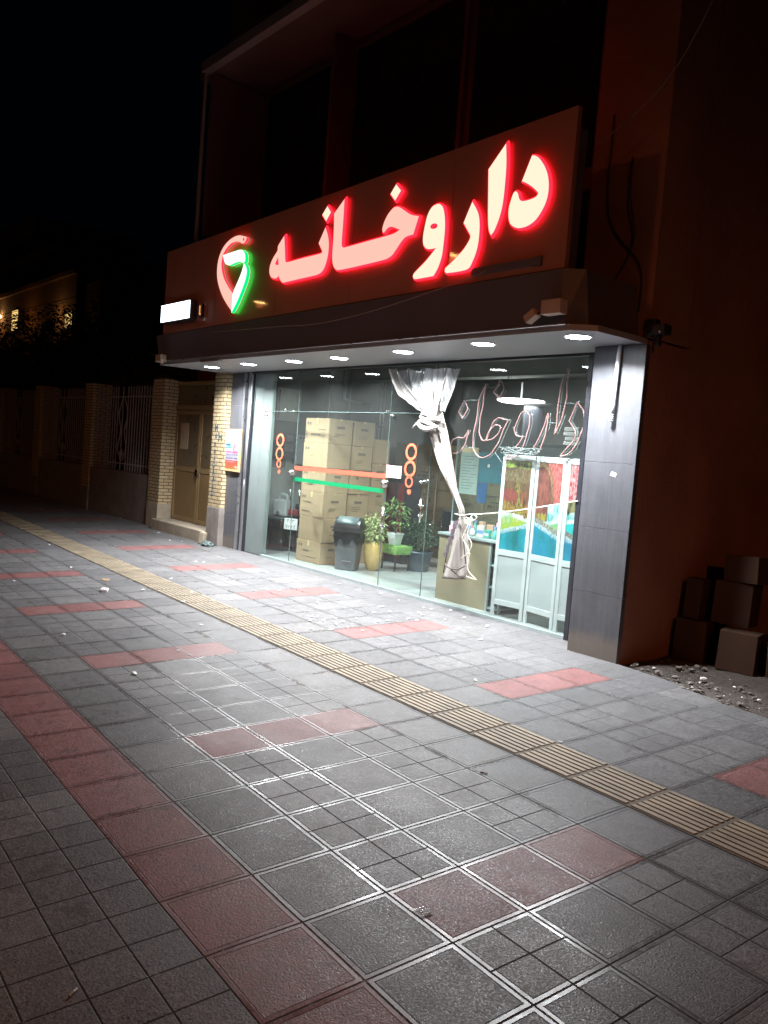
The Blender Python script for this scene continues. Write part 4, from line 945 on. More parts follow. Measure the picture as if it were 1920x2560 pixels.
# ochre urn with variegated ficus
e = empty('potted_plant', (-6.84, .88, .012)); tag(e, 'cream leaved bushy plant in a tall ochre urn beside the bin', 'plant')
MB().lathe([(.075, 0), (.085, .01), (.12, .12), (.138, .25), (.135, .36), (.122, .42), (.115, .42), (.115, .38), (.0001, .38)], 0, 0, 0, 32).build('pot', M['yellow_pot'], e, True)
stems(MB(), (0, 0, .38), [(.1*math.cos(k), .1*math.sin(k), .66) for k in range(7)]).build('stem', M['bark'], e)
leaves(leaves(MB(), 330, (.02, 0, .56), (.19, .17, .17), .055, 3), 150, (-.06, 0, .70), (.12, .12, .13), .055, 5).build('foliage', M['leaf_var'], e)
# stool with lime cover and white pot on it
e = empty('stool', (-6.82, 1.30, .012)); tag(e, 'low stool with a fuzzy lime green seat cover carrying the white pot', 'stool')
MB().bbox(-.19, .19, -.17, .17, .24, .37, .03).build('seat', M['fuzz'], e)
for sx in (-1, 1):
    for sy in (-1, 1): MB().tube([(sx*.15, sy*.13, 0), (sx*.14, sy*.12, .25)], .014, 8).build('leg', M['black_metal'], e)
e = empty('potted_plant', (-6.84, 1.28, .384)); tag(e, 'slender light green plant in a white pot on the lime stool', 'plant')
MB().lathe([(.085, 0), (.12, .15), (.13, .155), (.13, .175), (.11, .175), (.11, .15), (.0001, .15)], 0, 0, 0, 4, 0, Matrix.Rotation(PI/4, 4, 'Z')).build('pot', M['white_pot'], e)
stems(MB(), (0, 0, .15), [(.03, 0, .5), (-.05, .02, .55), (.07, .03, .4), (-.12, 0, .42)], .006).build('stem', M['bark'], e)
leaves(leaves(MB(), 110, (-.04, 0, .53), (.21, .18, .11), .085, 8, .1, long=2.6), 70, (.08, 0, .36), (.14, .12, .12), .06, 12, .1, long=2.4).build('foliage', M['leaf_green'], e)
# dark pot with fine bush
e = empty('potted_plant', (-6.66, 1.62, .012)); tag(e, 'dense dark green bush in a ribbed dark blue pot on the shop floor', 'plant')
mb = MB(); mb.lathe([(.15, 0), (.155, .02), (.19, .26), (.205, .265), (.205, .30), (.185, .30), (.185, .27), (.0001, .27)], 0, 0, 0, 40); mb.build('pot', M['dark_pot'], e, True)
stems(MB(), (0, 0, .27), [(.12*math.cos(k*.9), .12*math.sin(k*.9), .55) for k in range(9)]).build('stem', M['bark'], e)
leaves(leaves(MB(), 520, (.0, 0, .52), (.27, .24, .22), .07, 21, .0, long=4), 260, (.02, 0, .62), (.17, .15, .18), .06, 22, .0, long=4).build('foliage', M['leaf_dark'], e)
# chair
e = empty('chair', (-6.9, 2.45, .012), math.radians(20)); tag(e, 'black vinyl chair with chrome arms standing behind the plants', 'chair')
MB().bbox(-.24, .24, -.22, .22, .40, .47, .02).build('seat', M['vinyl'], e); MB().bbox(-.24, .24, .18, .25, .52, .88, .02).build('backrest', M['vinyl'], e)
for sx in (-1, 1):
    MB().tube([(sx*.27, -.2, 0), (sx*.27, -.2, .64), (sx*.27, .2, .64)], .012, 8).build('armrest', M['chrome'], e, True)
    MB().tube([(sx*.25, .22, 0), (sx*.25, .22, .85)], .013, 8).build('leg', M['chrome'], e, True)
# drum with jerrycan
e = empty('drum', (-9.12, .74, .012)); tag(e, 'black plastic drum with a flat lid in the left corner of the shop', 'drum')
MB().lathe([(.24, 0), (.25, .02), (.25, .16), (.235, .18), (.24, .3), (.235, .48), (.22, .51), (.0001, .51)], 0, 0, 0, 40).build('body', M['bag'], e, True)
MB().lathe([(.245, .0), (.25, .015), (.25, .035), (.235, .045), (.0001, .045)], 0, 0, .505, 40).build('lid', plain('grey_lid', (.07, .075, .08), .4), e, True)
MB().bbox(-.09, .09, -.02, .02, .0, .02, .006).build('grip', M['black_metal'], e).location = (0, -.06, .545)
e = empty('jerrycan', (-9.16, .78, .563), math.radians(15)); tag(e, 'translucent pale jerrycan standing on the black drum', 'jerrycan')
MB().bbox(-.14, .14, -.085, .085, 0, .27, .03).build('body', M['white_pot'], e)
mb = MB(); mb.tube([(-.09, 0, .25), (-.09, 0, .33), (-.05, 0, .355), (.05, 0, .355), (.09, 0, .33), (.09, 0, .25)], .022, 8); mb.build('handle', M['white_pot'], e, True)
MB().lathe([(.028, 0), (.028, .03), (.0001, .032)], .0, 0, 0, 16, 0, Matrix.Translation((0, -.085, .06)) @ Matrix.Rotation(PI/2, 4, 'X')).build('tap', M['alu'], e)
# motorbike parked inside, seen from behind
e = empty('motorbike', (-8.80, .92, .012), math.radians(28)); tag(e, 'dark motorbike parked inside with its rear number plate towards the glass', 'motorbike')
def torus(r, w, axis_x=True):
    mb = MB(); mb.tube([(0, r*math.cos(2*PI*k/36), r*math.sin(2*PI*k/36)+r+w) for k in range(36)], w, 10, closed=True); return mb
for yy in (0, 1.2):
    q = torus(.24, .05).build('wheel', M['bin_lid'], e, True); q.location = (0, yy, 0)
    MB().lathe([(.04, -.05), (.04, .05)], 0, 0, 0, 12, 0, Matrix.Translation((0, 0, .29)) @ Matrix.Rotation(PI/2, 4, 'Y')).build('rim', M['alu'], q)
MB().tube([(0, -.28, .45), (0, -.15, .58), (0, .05, .62)], [.05, .07, .08], 10).build('mudguard', M['black_metal'], e, True)
MB().bbox(-.11, .11, -.05, .6, .68, .78, .04).build('seat', M['vinyl'], e)
MB().bbox(-.13, .13, .6, .95, .6, .85, .08).build('fuel_tank', M['maroon'], e)
mb = MB(); mb.tube([(0, 0, .3), (0, .55, .45), (0, 1.2, .3)], .03, 8); mb.tube([(0, .6, .4), (0, 1.0, .9)], .03, 8); mb.tube([(-.33, .9, .98), (0, 1.0, .92), (.33, .9, .98)], .014, 8); mb.build('frame', M['black_metal'], e, True)
MB().bbox(-.09, .09, -.30, -.22, .60, .70, .02).build('tail_light', M['maroon'], e)
np_ = MB().bbox(-.12, .12, -.345, -.338, .38, .56, .003).build('number_plate', M['paper'], e)
text('plate_digits', '\u06f4\u06f5\u06f3', .085, M['print'], np_, .001, (0, -.347, .515)); text('plate_digits', '\u06f7\u06f8\u06f8\u06f2', .085, M['print'], np_, .001, (0, -.347, .425))
for sx in (-1, 1): MB().tube([(sx*.08, -.2, .6), (sx*.08, -.28, 1.02)], .011, 8).build('rear_rail', M['chrome'], e, True)

# counter cabinet with goods
e = empty('counter', (-4.29, .48, .012)); tag(e, 'wood laminate counter cabinet with open shelves beside the folding screen', 'counter')
MB().box(-.52, .30, -.25, -.232, .0, .78).box(-.52, -.50, -.23, .25, 0, .78).box(-.5, .48, .235, .25, 0, .78).build('carcass', M['wood'], e)
MB().bbox(-.54, .52, -.27, .27, .782, .81, .004).build('top', M['teal_steel'], e)
mb = MB()
for x in (.30, .49): 
    for y in (-.25, .22): mb.box(x, x+.025, y, y+.025, 0, .78)
mb.build('frame_post', M['teal_steel'], e)
for z in (.03, .27, .52): MB().box(.326, .489, -.24, .23, z, z+.018).box(-.49, .299, -.22, .23, z, z+.018).build('shelf', M['teal_steel'], e)
cols = [((.75,.35,.42), 'pink'), ((.1,.42,.36), 'green'), ((.75,.72,.62), 'cream'), ((.72,.74,.76), 'white'), ((.2,.35,.6), 'blue'), ((.7,.45,.32), 'peach')]
cmat = [plain('packet_'+n_, c_, .5, var=.1) for c_, n_ in cols]
rnd = random.Random(4); k = 0
pos = ['at the left end', 'second from the left', 'third from the left', 'fourth from the left', 'fifth from the left', 'sixth from the left', 'seventh from the left', 'at the right end']
for r_, y in enumerate((.36, .52)):
    for i in range(8):
        x = -4.74+i*.115+rnd.uniform(-.015, .015); c_ = (i*5+r_*2+rnd.randint(0, 1)) % 6
        q = empty('product_pack', (x, y, .823), rnd.uniform(-.3, .3))
        tag(q, 'small %s goods pack, %s of the %s row on the counter' % (cols[c_][1], pos[i], ['front', 'back'][r_]), 'package', 'goods on the counter')
        h = rnd.uniform(.07, .15)+.06*r_
        if (i+r_) % 3 == 0:
            MB().lathe([(.028, 0), (.032, .01), (.032, h*.7), (.014, h*.82), (.014, h)], 0, 0, 0, 16).build('bottle', cmat[c_], q, True); MB().lathe([(.017, 0), (.017, .03), (.0001, .031)], 0, 0, h*.98, 12).build('cap', cmat[(c_+3) % 6], q)
        else:
            MB().bbox(-.045, .045, -.02, .02, 0, h, .003).build('carton', cmat[c_], q); MB().box(-.046, .046, -.0215, -.0205, h*.3, h*.6).build('printed_band', cmat[(c_+2) % 6], q)
for z in (.30, .55):
    for k in range(5):
        x = -3.97+.03; o = MB().bbox(-.06, .06, -.09, .09, 0, .02, .003).build('folded_cloth', M['maroon'] if z < .5 else M['vinyl']); o.location = (-3.885, .42+.05*(k % 2), z+.0+.021*k)
        tag(o, 'dark red folded pack in the %s shelf of the counter, %s' % ('lower' if z < .5 else 'upper', ['lowest', 'second up', 'third up', 'fourth up', 'top'][k]) if z < .5 else 'dark folded pack in the upper shelf of the counter, %s' % ['lowest', 'second up', 'third up', 'fourth up', 'top'][k], 'pack', 'packs on the counter shelves')

# glass partition with posters, shelf with papers at the back
e = empty('glass_partition', (-5.3, 1.9, .012)); tag(e, 'clear glass partition with posters deeper in the shop', 'partition')
MB().box(-1.0, 1.3, -.004, .004, .0, 1.98).build('pane', M['glass_in'], e)
MB().box(-1.02, -1.0, -.012, .012, 0, 2.0).box(1.3, 1.32, -.012, .012, 0, 2.0).box(.05, .07, -.012, .012, 0, 2.0).build('edge', M['teal_steel'], e)
e = empty('notice', (-6.03, 1.885, 1.52)); tag(e, 'pale green printed notice hanging on the inner glass partition', 'notice')
MB().box(-.18, .18, -.002, .002, -.30, .30).build('sheet', M['paper_green'], e)
mb = MB()
for k in range(12): mb.box(-.14, .14-.05*((k*7) % 3), -.0035, -.0022, .24-k*.042, .247-k*.042)
mb.build('lines', M['ink'], e)
e = empty('poster', (-5.63, 1.885, 1.62)); tag(e, 'teal and blue poster beside the pale green notice inside', 'poster')
MB().box(-.21, .32, -.002, .002, -.21, .22).build('sheet', M['teal'], e)
MB().lathe([(.0001, 0), (.025, .001), (.025, .002)], 0, 0, 0, 16, 0, Matrix.Translation((-.02, -.003, .03)) @ Matrix.Rotation(PI/2, 4, 'X')).build('seal', M['paper'], e)
MB().box(-.2, -.02, -.002, .002, -.5, -.215).build('lower_sheet', M['teal_b'], e)
e = empty('wall_shelf', (-5.2, 3.2, 2.0)); tag(e, 'dark wall shelf with stacked papers behind the neon letters', 'shelf')
MB().box(-.9, .5, -.2, .2, 0, .03).build('board', M['black_metal'], e)
for sx in (-.85, .45): MB().box(sx-.02, sx+.02, -.2, .2, .03, .6).build('end_board', M['black_metal'], e)
MB().box(-.9, .5, -.2, .2, .61, .64).build('top_board', M['black_metal'], e)
for k in range(4):
    o = MB().bbox(-.13, .13, -.1, .1, 0, .055, .008).build('paper_stack', M['paper']); o.location = (-5.15+.02*math.sin(k*2), 3.12, 2.032+k*.07); tag(o, 'white folded bundle on the dark wall shelf, %s of its pile' % ['lowest', 'second up', 'third up', 'topmost'][k], 'bundle', 'white bundles on the shelf')

# folding screen with printed landscape
def fb(x, z, s=0): return noise.fractal(Vector((x, z, s)), .9, 2.1, 5)
def mixc(a, b, t): t = max(0, min(1, t)); return tuple(p*(1-t)+q*t for p, q in zip(a, b))
def landscape(X, Z):
    """X 0..3 across the three leaves, Z 0..1 up: pools, falls and autumn trees"""
    n = fb(X*2.4, Z*3.1); n2 = fb(X*9, Z*9, 4); n3 = fb(X*30, Z*22, 8)
    sky = .0
    pool = mixc((.0, .20, .22), (.02, .42, .55), .5+.9*n+.25*X-.6*(Z*2)); 
    if X > 1: pool = mixc(pool, (.01, .25, .50), .35+.5*n)
    b1 = .20+.07*X if X < 1 else (.30-.055*(X-1) if X < 2 else .245-.10*(X-2))   # lower rim
    b1 += .02*n2
    b1 = {0: .22+.10*X, 1: .36-.12*(X-1), 2: .25-.10*(X-2)}[min(2, int(X))]+.015*n2
    b2 = .40+.03*math.sin(X*3+1)+.02*n2
    if Z < b1: 
        c = pool
        if b1-Z < .05+.03*n2: c = mixc(c, (.75, .82, .85), .75-(b1-Z)*9+.6*n3)
        return c
    if Z < b1+.055 and X > 1.0:   # fall over the rim
        st = .5+.5*math.sin(X*60+6*n3); return mixc((.16, .13, .09), (.62, .66, .62), st*.7+.2*n3)
    if Z < b2:
        t = (Z-b1)/max(.01, b2-b1)
        c = mixc((.40, .52, .05), (.04, .46, .38), t+.5*n if X > .9 else t*.2+.3*n)
        if X > 2: c = mixc((.05, .50, .50), (.02, .58, .60), .5+n)
        if X < 1: c = mixc(c, (.62, .66, .62), (1.1*t-.35+n2) if t > .3 else 0)
        if b2-Z < .045: c = mixc(c, (.78, .84, .86), .8+.8*n2)
        return c
    t = (Z-b2)/(1-b2)
    trunk = .5+.5*math.sin(X*26+5*n2+t*2)
    if X < 1:
        c = mixc((.08, .035, .02), (.30, .10, .05), .5+.9*n2)
        if t < .2+.1*n2: c = mixc(c, (.42, .31, .05), .4+1.6*n3)
        if t > .45: c = mixc(c, (.12, .09, .04), .6)
        if t > .6: c = mixc(c, (.30, .27, .14), trunk*.22+n3*.9+.1)
        if t > .86: c = mixc(c, (.30, .42, .06), .6+n2)
        if abs(X-.6+.25*n+.1*n2) < .09 and t < .6: c = mixc(c, (.36, .36, .06), .35+1.4*n3)
        if t < .42 and t > .2 and X < .55: c = mixc(c, (.32, .05, .05), .6+n3)
    elif X < 2:
        arch = math.hypot((X-1.15)*1.1, (t-.35)*.9)
        c = mixc((.16, .05, .04), (.34, .10, .07), .5+n2+.5*n3)
        if arch > .62: c = mixc((.45, .05, .05), (.62, .22, .20), .5+1.2*n3)
        if .52 < arch < .60: c = mixc(c, (.42, .34, .12), .35+n3)
        if t < .28 and X > 1.5: c = mixc((.05, .42, .42), (.65, .72, .70), .5+1.3*n2)
        if t < .12 and X <= 1.5: c = mixc(c, (.42, .36, .05), .7+n2)
    else:
        c = mixc((.50, .05, .07), (.72, .42, .42), .45+1.4*n3)
        if t < .34: c = mixc((.05, .05, .02), (.30, .26, .12), .5+1.2*n2)
        if t < .12: c = mixc((.05, .45, .45), (.5, .6, .6), .5+n2)
    return c
FS = empty('folding_screen', (-3.15, .14, .012)); tag(FS, 'white framed three leaf screen printed with a waterfall landscape', 'screen')
leaf_x = [(-3.80, -3.385, .13, .18), (-3.375, -2.935, .19, .13), (-2.925, -2.47, .13, .19)]
H = 1.785
for li, (x0, x1, y0, y1) in enumerate(leaf_x):
    L_ = math.hypot(x1-x0, y1-y0); ang = math.atan2(y1-y0, x1-x0)
    g = empty('screen_leaf', (x0+3.15, y0-.14, 0), ang); g.parent = FS; g.name = 'screen_leaf'
    mb = MB()
    fw = .042
    mb.bbox(0, fw, -.012, .012, 0, H, .003); mb.bbox(L_-fw, L_, -.012, .012, 0, H, .003)
    for z0, z1 in ((H-.06, H), (.68, .745), (.13, .19)): mb.bbox(fw, L_-fw, -.0115, .0115, z0, z1, .003)
    mb.build('frame', M['white_metal'], g)
    MB().box(fw, L_-fw, -.004, .004, .19, .68).build('lower_panel', M['white_panel'], g)
    mb = MB(); nx, nz = 100, 220; mb.c = []
    for j in range(nz+1):
        for i in range(nx+1):
            x = fw+(L_-2*fw)*i/nx; z = .745+(H-.06-.745)*j/nz
            mb.v.append((x, -.005, z)); mb.c.append(tuple(max(0, min(1, q*.62)) for q in landscape(li+.999*i/nx, j/nz)))
    for j in range(nz):
        for i in range(nx): a = j*(nx+1)+i; mb.f.append((a, a+1, a+nx+2, a+nx+1)); mb.mi.append(0)
    mb.build('printed_panel', M['scene_v'], g)

# ---------------------------------------------------------------- things on the right pillar and canopy corners
e = empty('conduit', (-2.085, -.38, 2.4)); tag(e, 'grey conduit pipe hanging down the right pillar from the soffit', 'pipe')
MB().tube([(0, .01, .42), (0, 0, .30), (-.005, -.01, -.12), (-.01, -.01, -.20)], .021, 12).build('pipe', M['white_metal'], e, True)
mb = MB()
for k in range(4): mb.tube([(-.012+.02*math.cos(q), -.01+.02*math.sin(q), -.20-.018*k) for q in [2*PI*j/10 for j in range(10)]], .006, 6, closed=True)
mb.build('corrugated_end', M['white_metal'], e, True)
o = MB().add([(0,0,0),(.06,0,-.015),(.07,0,.02),(.02,0,.035),(0,.001,0),(.06,.001,-.015),(.07,.001,.02),(.02,.001,.035)], [(0,1,2,3),(7,6,5,4),(0,4,5,1),(1,5,6,2),(2,6,7,3),(3,7,4,0)]).build('paper_scrap', M['paper']); o.location = (-2.08, -.3525, 1.66); tag(o, 'torn white paper scrap stuck on the right stone pillar', 'paper')
def camera_box(loc, rz, lab, flip=1):
    e = empty('junction_box', loc, rz); tag(e, lab, 'box')
    MB().bbox(-.1, .1, -.05, .05, -.06, .06, .008).build('housing', plain('cream_plastic', (.55, .42, .34), .5), e)
    q = MB().bbox(-.06, .06, -.04, .04, -.035, .035, .006).build('sensor_head', plain('cream_plastic_b', (.55, .42, .34), .5), e); q.location = (-.21*flip, -.02, -.06); q.rotation_euler = (0, math.radians(-32)*flip, 0)
    MB().tube([(-.17*flip, -.02, -.05), (-.09*flip, 0, -.02)], .012, 8).build('bracket', M['black_metal'], e)
camera_box((-2.13, -1.27, 3.0), 0, 'cream box with a tilted sensor head at the right canopy corner')
e = empty('junction_box', (-9.72, -1.24, 2.9)); tag(e, 'small cream box at the left lower canopy corner', 'box'); MB().bbox(-.09, .09, -.05, .05, -.055, .055, .008).build('housing', plain('cream_plastic_c', (.42, .36, .3), .5), e); MB().lathe([(.02, 0), (.02, .06), (.0001, .062)], 0, 0, 0, 12, 0, Matrix.Translation((.09, -.02, -.08))).build('nozzle', M['paper'], e)
# thin cable along the sign's lower edge and the cables on the side wall
e = MB().tube(smooth_line([(-8.2, -1.2, 3.20), (-6.6, -1.22, 3.16), (-5.6, -1.22, 3.13), (-4.6, -1.22, 3.19), (-3.3, -1.2, 3.36), (-3.0, -1.2, 3.42)], False, 6, 180), .004, 5).build('cable', M['frame_pale'], None, True); tag(e, 'thin pale cable sagging across the fascia below the sign', 'cable')
e = MB().tube(smooth_line([(-1.36, -.5, 5.62), (-1.75, -.55, 4.95), (-2.4, -.6, 4.1+.42)], False, 6, 180), .008, 6).build('cable', M['frame_pale'], None, True); tag(e, 'pale cable slanting down across the upper right wall', 'cable')
e = MB().tube(smooth_line([(-2.15, -.36, 4.47), (-2.12, -.38, 4.1), (-2.05, -.37, 3.72), (-2.2, -.4, 3.4), (-2.46, -.45, 3.2), (-2.43, -.5, 3.0)], False, 6, 180), .008, 6).build('cable', M['black_metal'], None, True); tag(e, 'thick black cable looping down beside the right end of the sign', 'cable')
e = MB().tube(smooth_line([(-2.40, -.345, 4.9), (-2.36, -.345, 4.0), (-1.98, -.345, 3.5), (-1.95, -.345, 3.1)], False, 6, 180), .007, 6).build('cable', M['black_metal'], None, True); tag(e, 'thin dark cable running down the brown wall right of the sign', 'cable')
e = empty('wall_camera', (-1.74, -.33, 2.93)); tag(e, 'dark camera bracket with a tiny light on the side wall corner', 'camera')
mb = MB(); mb.bbox(-.09, .09, -.06, .06, -.04, .05, .015); mb.bbox(-.12, -.02, -.04, .05, .02, .10, .01); mb.tube([(0, 0, -.04), (.02, -.01, -.14)], .018, 8); mb.build('body', M['black_metal'], e)
MB().lathe([(.0001,-.01),(.01,0),(.0001,.01)], .05, -.065, -.02, 10).build('indicator', M['paper'], e)
# cartons dumped in the dark lot
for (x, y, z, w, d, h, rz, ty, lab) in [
    (-1.66, .62, .0, .28, .32, .38, .25, .0, 'shade toned carton on the ground nearest the dark pillar in the lot'),
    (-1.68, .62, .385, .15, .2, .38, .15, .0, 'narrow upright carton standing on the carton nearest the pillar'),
    (-1.20, .60, .0, .32, .34, .36, .3, .0, 'shade toned carton at the front of the dark lot pile'),
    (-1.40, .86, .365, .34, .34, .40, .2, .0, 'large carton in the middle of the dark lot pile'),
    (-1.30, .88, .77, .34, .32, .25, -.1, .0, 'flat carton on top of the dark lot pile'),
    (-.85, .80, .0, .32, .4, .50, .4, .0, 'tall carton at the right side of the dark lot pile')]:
    o = place_carton(x, y, z-.01, w, d, h, rz, lab, 'cartons dumped in the dark lot', 'card_shaded', 3, False); o.rotation_euler[1] = .05*math.sin(x*40); o.rotation_euler[0] = -.05

# ---------------------------------------------------------------- brick piers, door and fence to the left
def brick_pier(name, x0, x1, y0, y1, z1, lab, plinth=.0, pmat='plinth'):
    e = empty(name, ((x0+x1)/2, (y0+y1)/2, 0)); tag(e, lab, 'pier'); cx, cy = (x0+x1)/2, (y0+y1)/2
    if plinth: MB().bbox(x0-cx-.01, x1-cx+.01, y0-cy-.01, y1-cy+.01, -.2, plinth, .012).build('plinth', M[pmat], e)
    MB().bbox(x0-cx, x1-cx, y0-cy, y1-cy, plinth+.001, z1, .004).build('shaft', M['brick'], e)
    return e
p1 = brick_pier('brick_pier', -10.07, -9.66, -.11, .32, 2.82, 'cream brick pier with blue graffiti letters beside the shop', .62)
for k, ch in enumerate('MeooIOAAnU'):
    z = 1.93-.005-k*.118+(0 if k < 2 else -.02)
    if k >= 2: z -= .0
    q = text('graffiti', ch, .15 if k < 2 else .13, M['graffiti'], None, .002, (-9.93+.012*math.sin(k*2), -.1125, z), off=.003); under(q, p1)
q = text('graffiti', 'H', .19, M['graffiti'], None, .002, (-9.775, -.1125, 1.77), off=.004); under(q, p1)
p2 = brick_pier('brick_pier', -12.68, -12.2, -.02, .45, 2.8, 'cream brick pier left of the ochre metal door', .46, 'concrete')
# double door
D_ = empty('metal_door', (-11.17, .26, .2)); tag(D_, 'ochre metal double door with ribbed glass between the brick piers', 'door')
def leaf(x0, x1):
    mb = MB(); fw = .06
    mb.bbox(x0, x0+fw, -.02, .02, 0, 2.03, .003); mb.bbox(x1-fw, x1, -.02, .02, 0, 2.03, .003)
    for z0, z1 in ((0, .07), (.92, 1.0), (1.96, 2.03)): mb.bbox(x0+fw, x1-fw, -.019, .019, z0, z1, .003)
    g = mb.build('door_leaf', M['door_paint'], D_)
    MB().box(x0+fw, x1-fw, -.006, .006, .07, .92).build('lower_panel', M['door_paint'], g)
    MB().box(x0+fw, x1-fw, -.006, .006, 1.0, 1.96).build('glazing', M['door_glass'], g)
    mb = MB()
    for k in range(22): z = .1+k*.037; mb.box(x0+fw, x1-fw, -.010, -.0065, z, z+.012)
    mb.build('ribs', M['door_paint'], g)
    return g
g1 = leaf(-1.0, -.02); g2 = leaf(-.01, 1.07)
MB().bbox(-.06, .02, -.06, -.022, .86, .98, .006).build('lock', M['chrome'], g1); MB().tube([(-.04, -.05, .8), (-.04, -.06, .86)], .01, 8).build('handle', M['black_metal'], g1)
MB().box(-.80, -.48, -.013, -.0085, 1.32, 1.80).build('white_sheet', plain('yellowed_notice', (.40, .33, .22), .7), D_)
MB().box(-1.01, 1.08, -.03, .03, 2.04, 2.13).box(-1.01, 1.08, -.03, .03, 2.50, 2.56).build('frame', M['door_paint'], D_)
MB().box(-1.0, 1.07, -.005, .005, 2.131, 2.499).build('transom', M['door_glass'], D_)
o = MB().bbox(-12.15, -10.08, -.16, .6, -.1, .19, .015).build('step', M['concrete']); tag(o, 'worn concrete doorstep below the ochre double door', 'step')
# dark void over the door
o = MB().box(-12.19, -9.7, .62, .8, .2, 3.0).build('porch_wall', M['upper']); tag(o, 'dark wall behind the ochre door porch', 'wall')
# poster on the board
e = empty('poster', (-9.47, -.05, 1.585)); tag(e, 'blue and red printed poster on a pine board between brick pier and stone pillar', 'poster')
def poster_col(u, v):
    n = fb(u*4, v*5, 2)
    c = mixc((.35, .62, .78), (.70, .82, .90), v*1.4-.4+n)
    if v > .88: c = mixc(c, (.85, .85, .9), .7)
    if .60 < v < .66 and u < .45: c = (.02, .18, .30)
    if .54 < v < .6 and u < .5: c = mixc(c, (.08, .32, .6), .8)
    if v < .52: c = mixc((.72, .55, .68), (.80, .62, .72), n+.5)
    d = math.hypot((u-.78)*1.3, (v-.52)*.9)
    if d < .2: c = mixc((.45, .08, .10), (.72, .40, .42), .5+2*n)
    if .42 < v < .46: c = (.62, .12, .30)
    if .36 < v < .39 or .26 < v < .29: c = mixc((.12, .13, .2), (.5, .48, .58), .5+.5*math.sin(u*40)+n)
    elif .24 < v < .41: c = (.42, .42, .55)
    if v < .22: c = mixc((.62, .09, .10), (.60, .20, .08), (.22-v)*5)
    if .17 < v < .19 and .2 < u < .85 and math.sin(u*60) > -.3: c = (.8, .55, .6)
    if .03 < v < .07 and .75 < u < .95 and math.sin(u*70) > 0: c = (.85, .7, .6)
    return c
mb = MB(); nx, nz = 40, 60; mb.c = []
for j in range(nz+1):
    for i in range(nx+1): mb.v.append((-.235+.45*i/nx, -.012, -.30+.60*j/nz)); mb.c.append(tuple(.62*q for q in poster_col(i/nx, j/nz)))
for j in range(nz):
    for i in range(nx): a = j*(nx+1)+i; mb.f.append((a, a+1, a+nx+2, a+nx+1)); mb.mi.append(0)
mb.build('printed_sheet', M['poster_v'], e)
MB().bbox(-.30, .28, -.01, .008, -.345, .335, .003).build('board', M['poster_frame'], e)
# low wall, bars and piers of the fence
fx = -12.69; seg = 0
where = ['nearest the door', 'second along', 'third along', 'fourth along', 'fifth along', 'sixth along', 'seventh along', 'eighth along']
while fx > -40:
    x1 = fx; x0 = fx-3.15
    F = empty('railing', ((x0+x1)/2, .1, .97)); tag(F, 'vertical bar railing on the low wall, panel %s from the ochre door' % where[seg], 'railing', 'railing panels of the garden wall')
    hw = (x1-x0)/2
    MB().box(-hw, hw, -.015, .015, 1.50, 1.53).box(-hw, hw, -.015, .015, .12, .15).build('rail', M['iron'], F)
    for k in range(24):
        x = -hw+.08+k*(2*hw-.16)/23
        if abs(x) > .24 or k % 2: MB().tube([(x, -.03, 0), (x, -.03, 1.72)], .011, 6).build('bar', M['iron'], F)
    mb = MB()
    for s_ in (-1, 1):
        mb.tube(smooth_line([(s_*.05, -.04, .2), (s_*.22, -.04, .45), (s_*.10, -.04, .8), (s_*.22, -.04, 1.15), (s_*.05, -.04, 1.5)], False, 6, 180), .012, 6)
    mb.lathe([(.0001, -.1), (.06, 0), (.0001, .1)], 0, -.04, .35, 8); mb.build('ornament', M['iron'], F)
    W = MB().bbox(x0, x1, .0, .22, -.2, .95, .01).build('low_wall', M['plinth']); tag(W, 'dark low garden wall below the railing panel %s from the ochre door' % where[seg], 'wall', 'low walls of the garden fence')
    brick_pier('brick_pier', x0-.45, x0-.001, -.02, .42, 2.78, 'brick fence pier at the end of the railing panel %s from the door' % where[seg], .5)
    fx = x0-.451; seg += 1
# garden behind the fence stays dark
# lump of brick and a plastic bag at the pier foot
o = MB().bbox(-.05, .05, -.04, .04, 0, .20, .012).build('broken_brick', M['concrete']); o.location = (-9.98, -.22, gz(-.22)); o.rotation_euler = (0, .12, .3); tag(o, 'upright broken brick against the graffiti pier foot', 'brick')
mb = MB(); bm = bmesh.new(); bmesh.ops.create_icosphere(bm, subdivisions=3, radius=1)
for v in bm.verts:
    n_ = 1+.45*noise.noise(v.co*2.6); v.co = Vector((v.co.x*.13*n_, v.co.y*.09*n_, max(-.02, v.co.z*.06*n_)+.02))
mb.add([v.co.copy() for v in bm.verts], [[v.index for v in f.verts] for f in bm.faces]); bm.free()
o = mb.build('plastic_bag', M['bin_flap']); o.location = (-9.72, -.26, gz(-.26)); tag(o, 'crumpled grey plastic bag on the pavement by the graffiti pier', 'bag')

# ---------------------------------------------------------------- trees
def tree(x, y, h, r, seed, lab, n=1500, size=.16):
    e = empty('tree', (x, y, 0)); tag(e, lab, 'tree', 'trees behind the garden fence'); rnd = random.Random(seed)
    mb = MB(); mb.tube([(0, 0, -.2), (.05, 0, h*.3), (0, .08, h*.6), (.03, .05, h*.85)], [.14, .11, .07, .03], 8)
    br = []
    for k in range(9):
        q = k*2.4; z = h*(.35+.055*k); t = (math.cos(q)*r*.75, math.sin(q)*r*.75, z+r*.5); br.append(t)
        mb.tube([(0, 0, z), (t[0]*.5, t[1]*.5, z+r*.15), t], [.05, .035, .012], 6)
    mb.build('trunk', M['bark'], e)
    mb = MB()
    for i, t in enumerate(br): leaves(mb, n//9, t, (r*.5, r*.5, r*.42), size, seed*10+i, .2)
    leaves(mb, n//6, (0, 0, h), (r*.45, r*.45, r*.6), size, seed+77, .2)
    mb.build('crown', M['leaf_tree'], e); return e
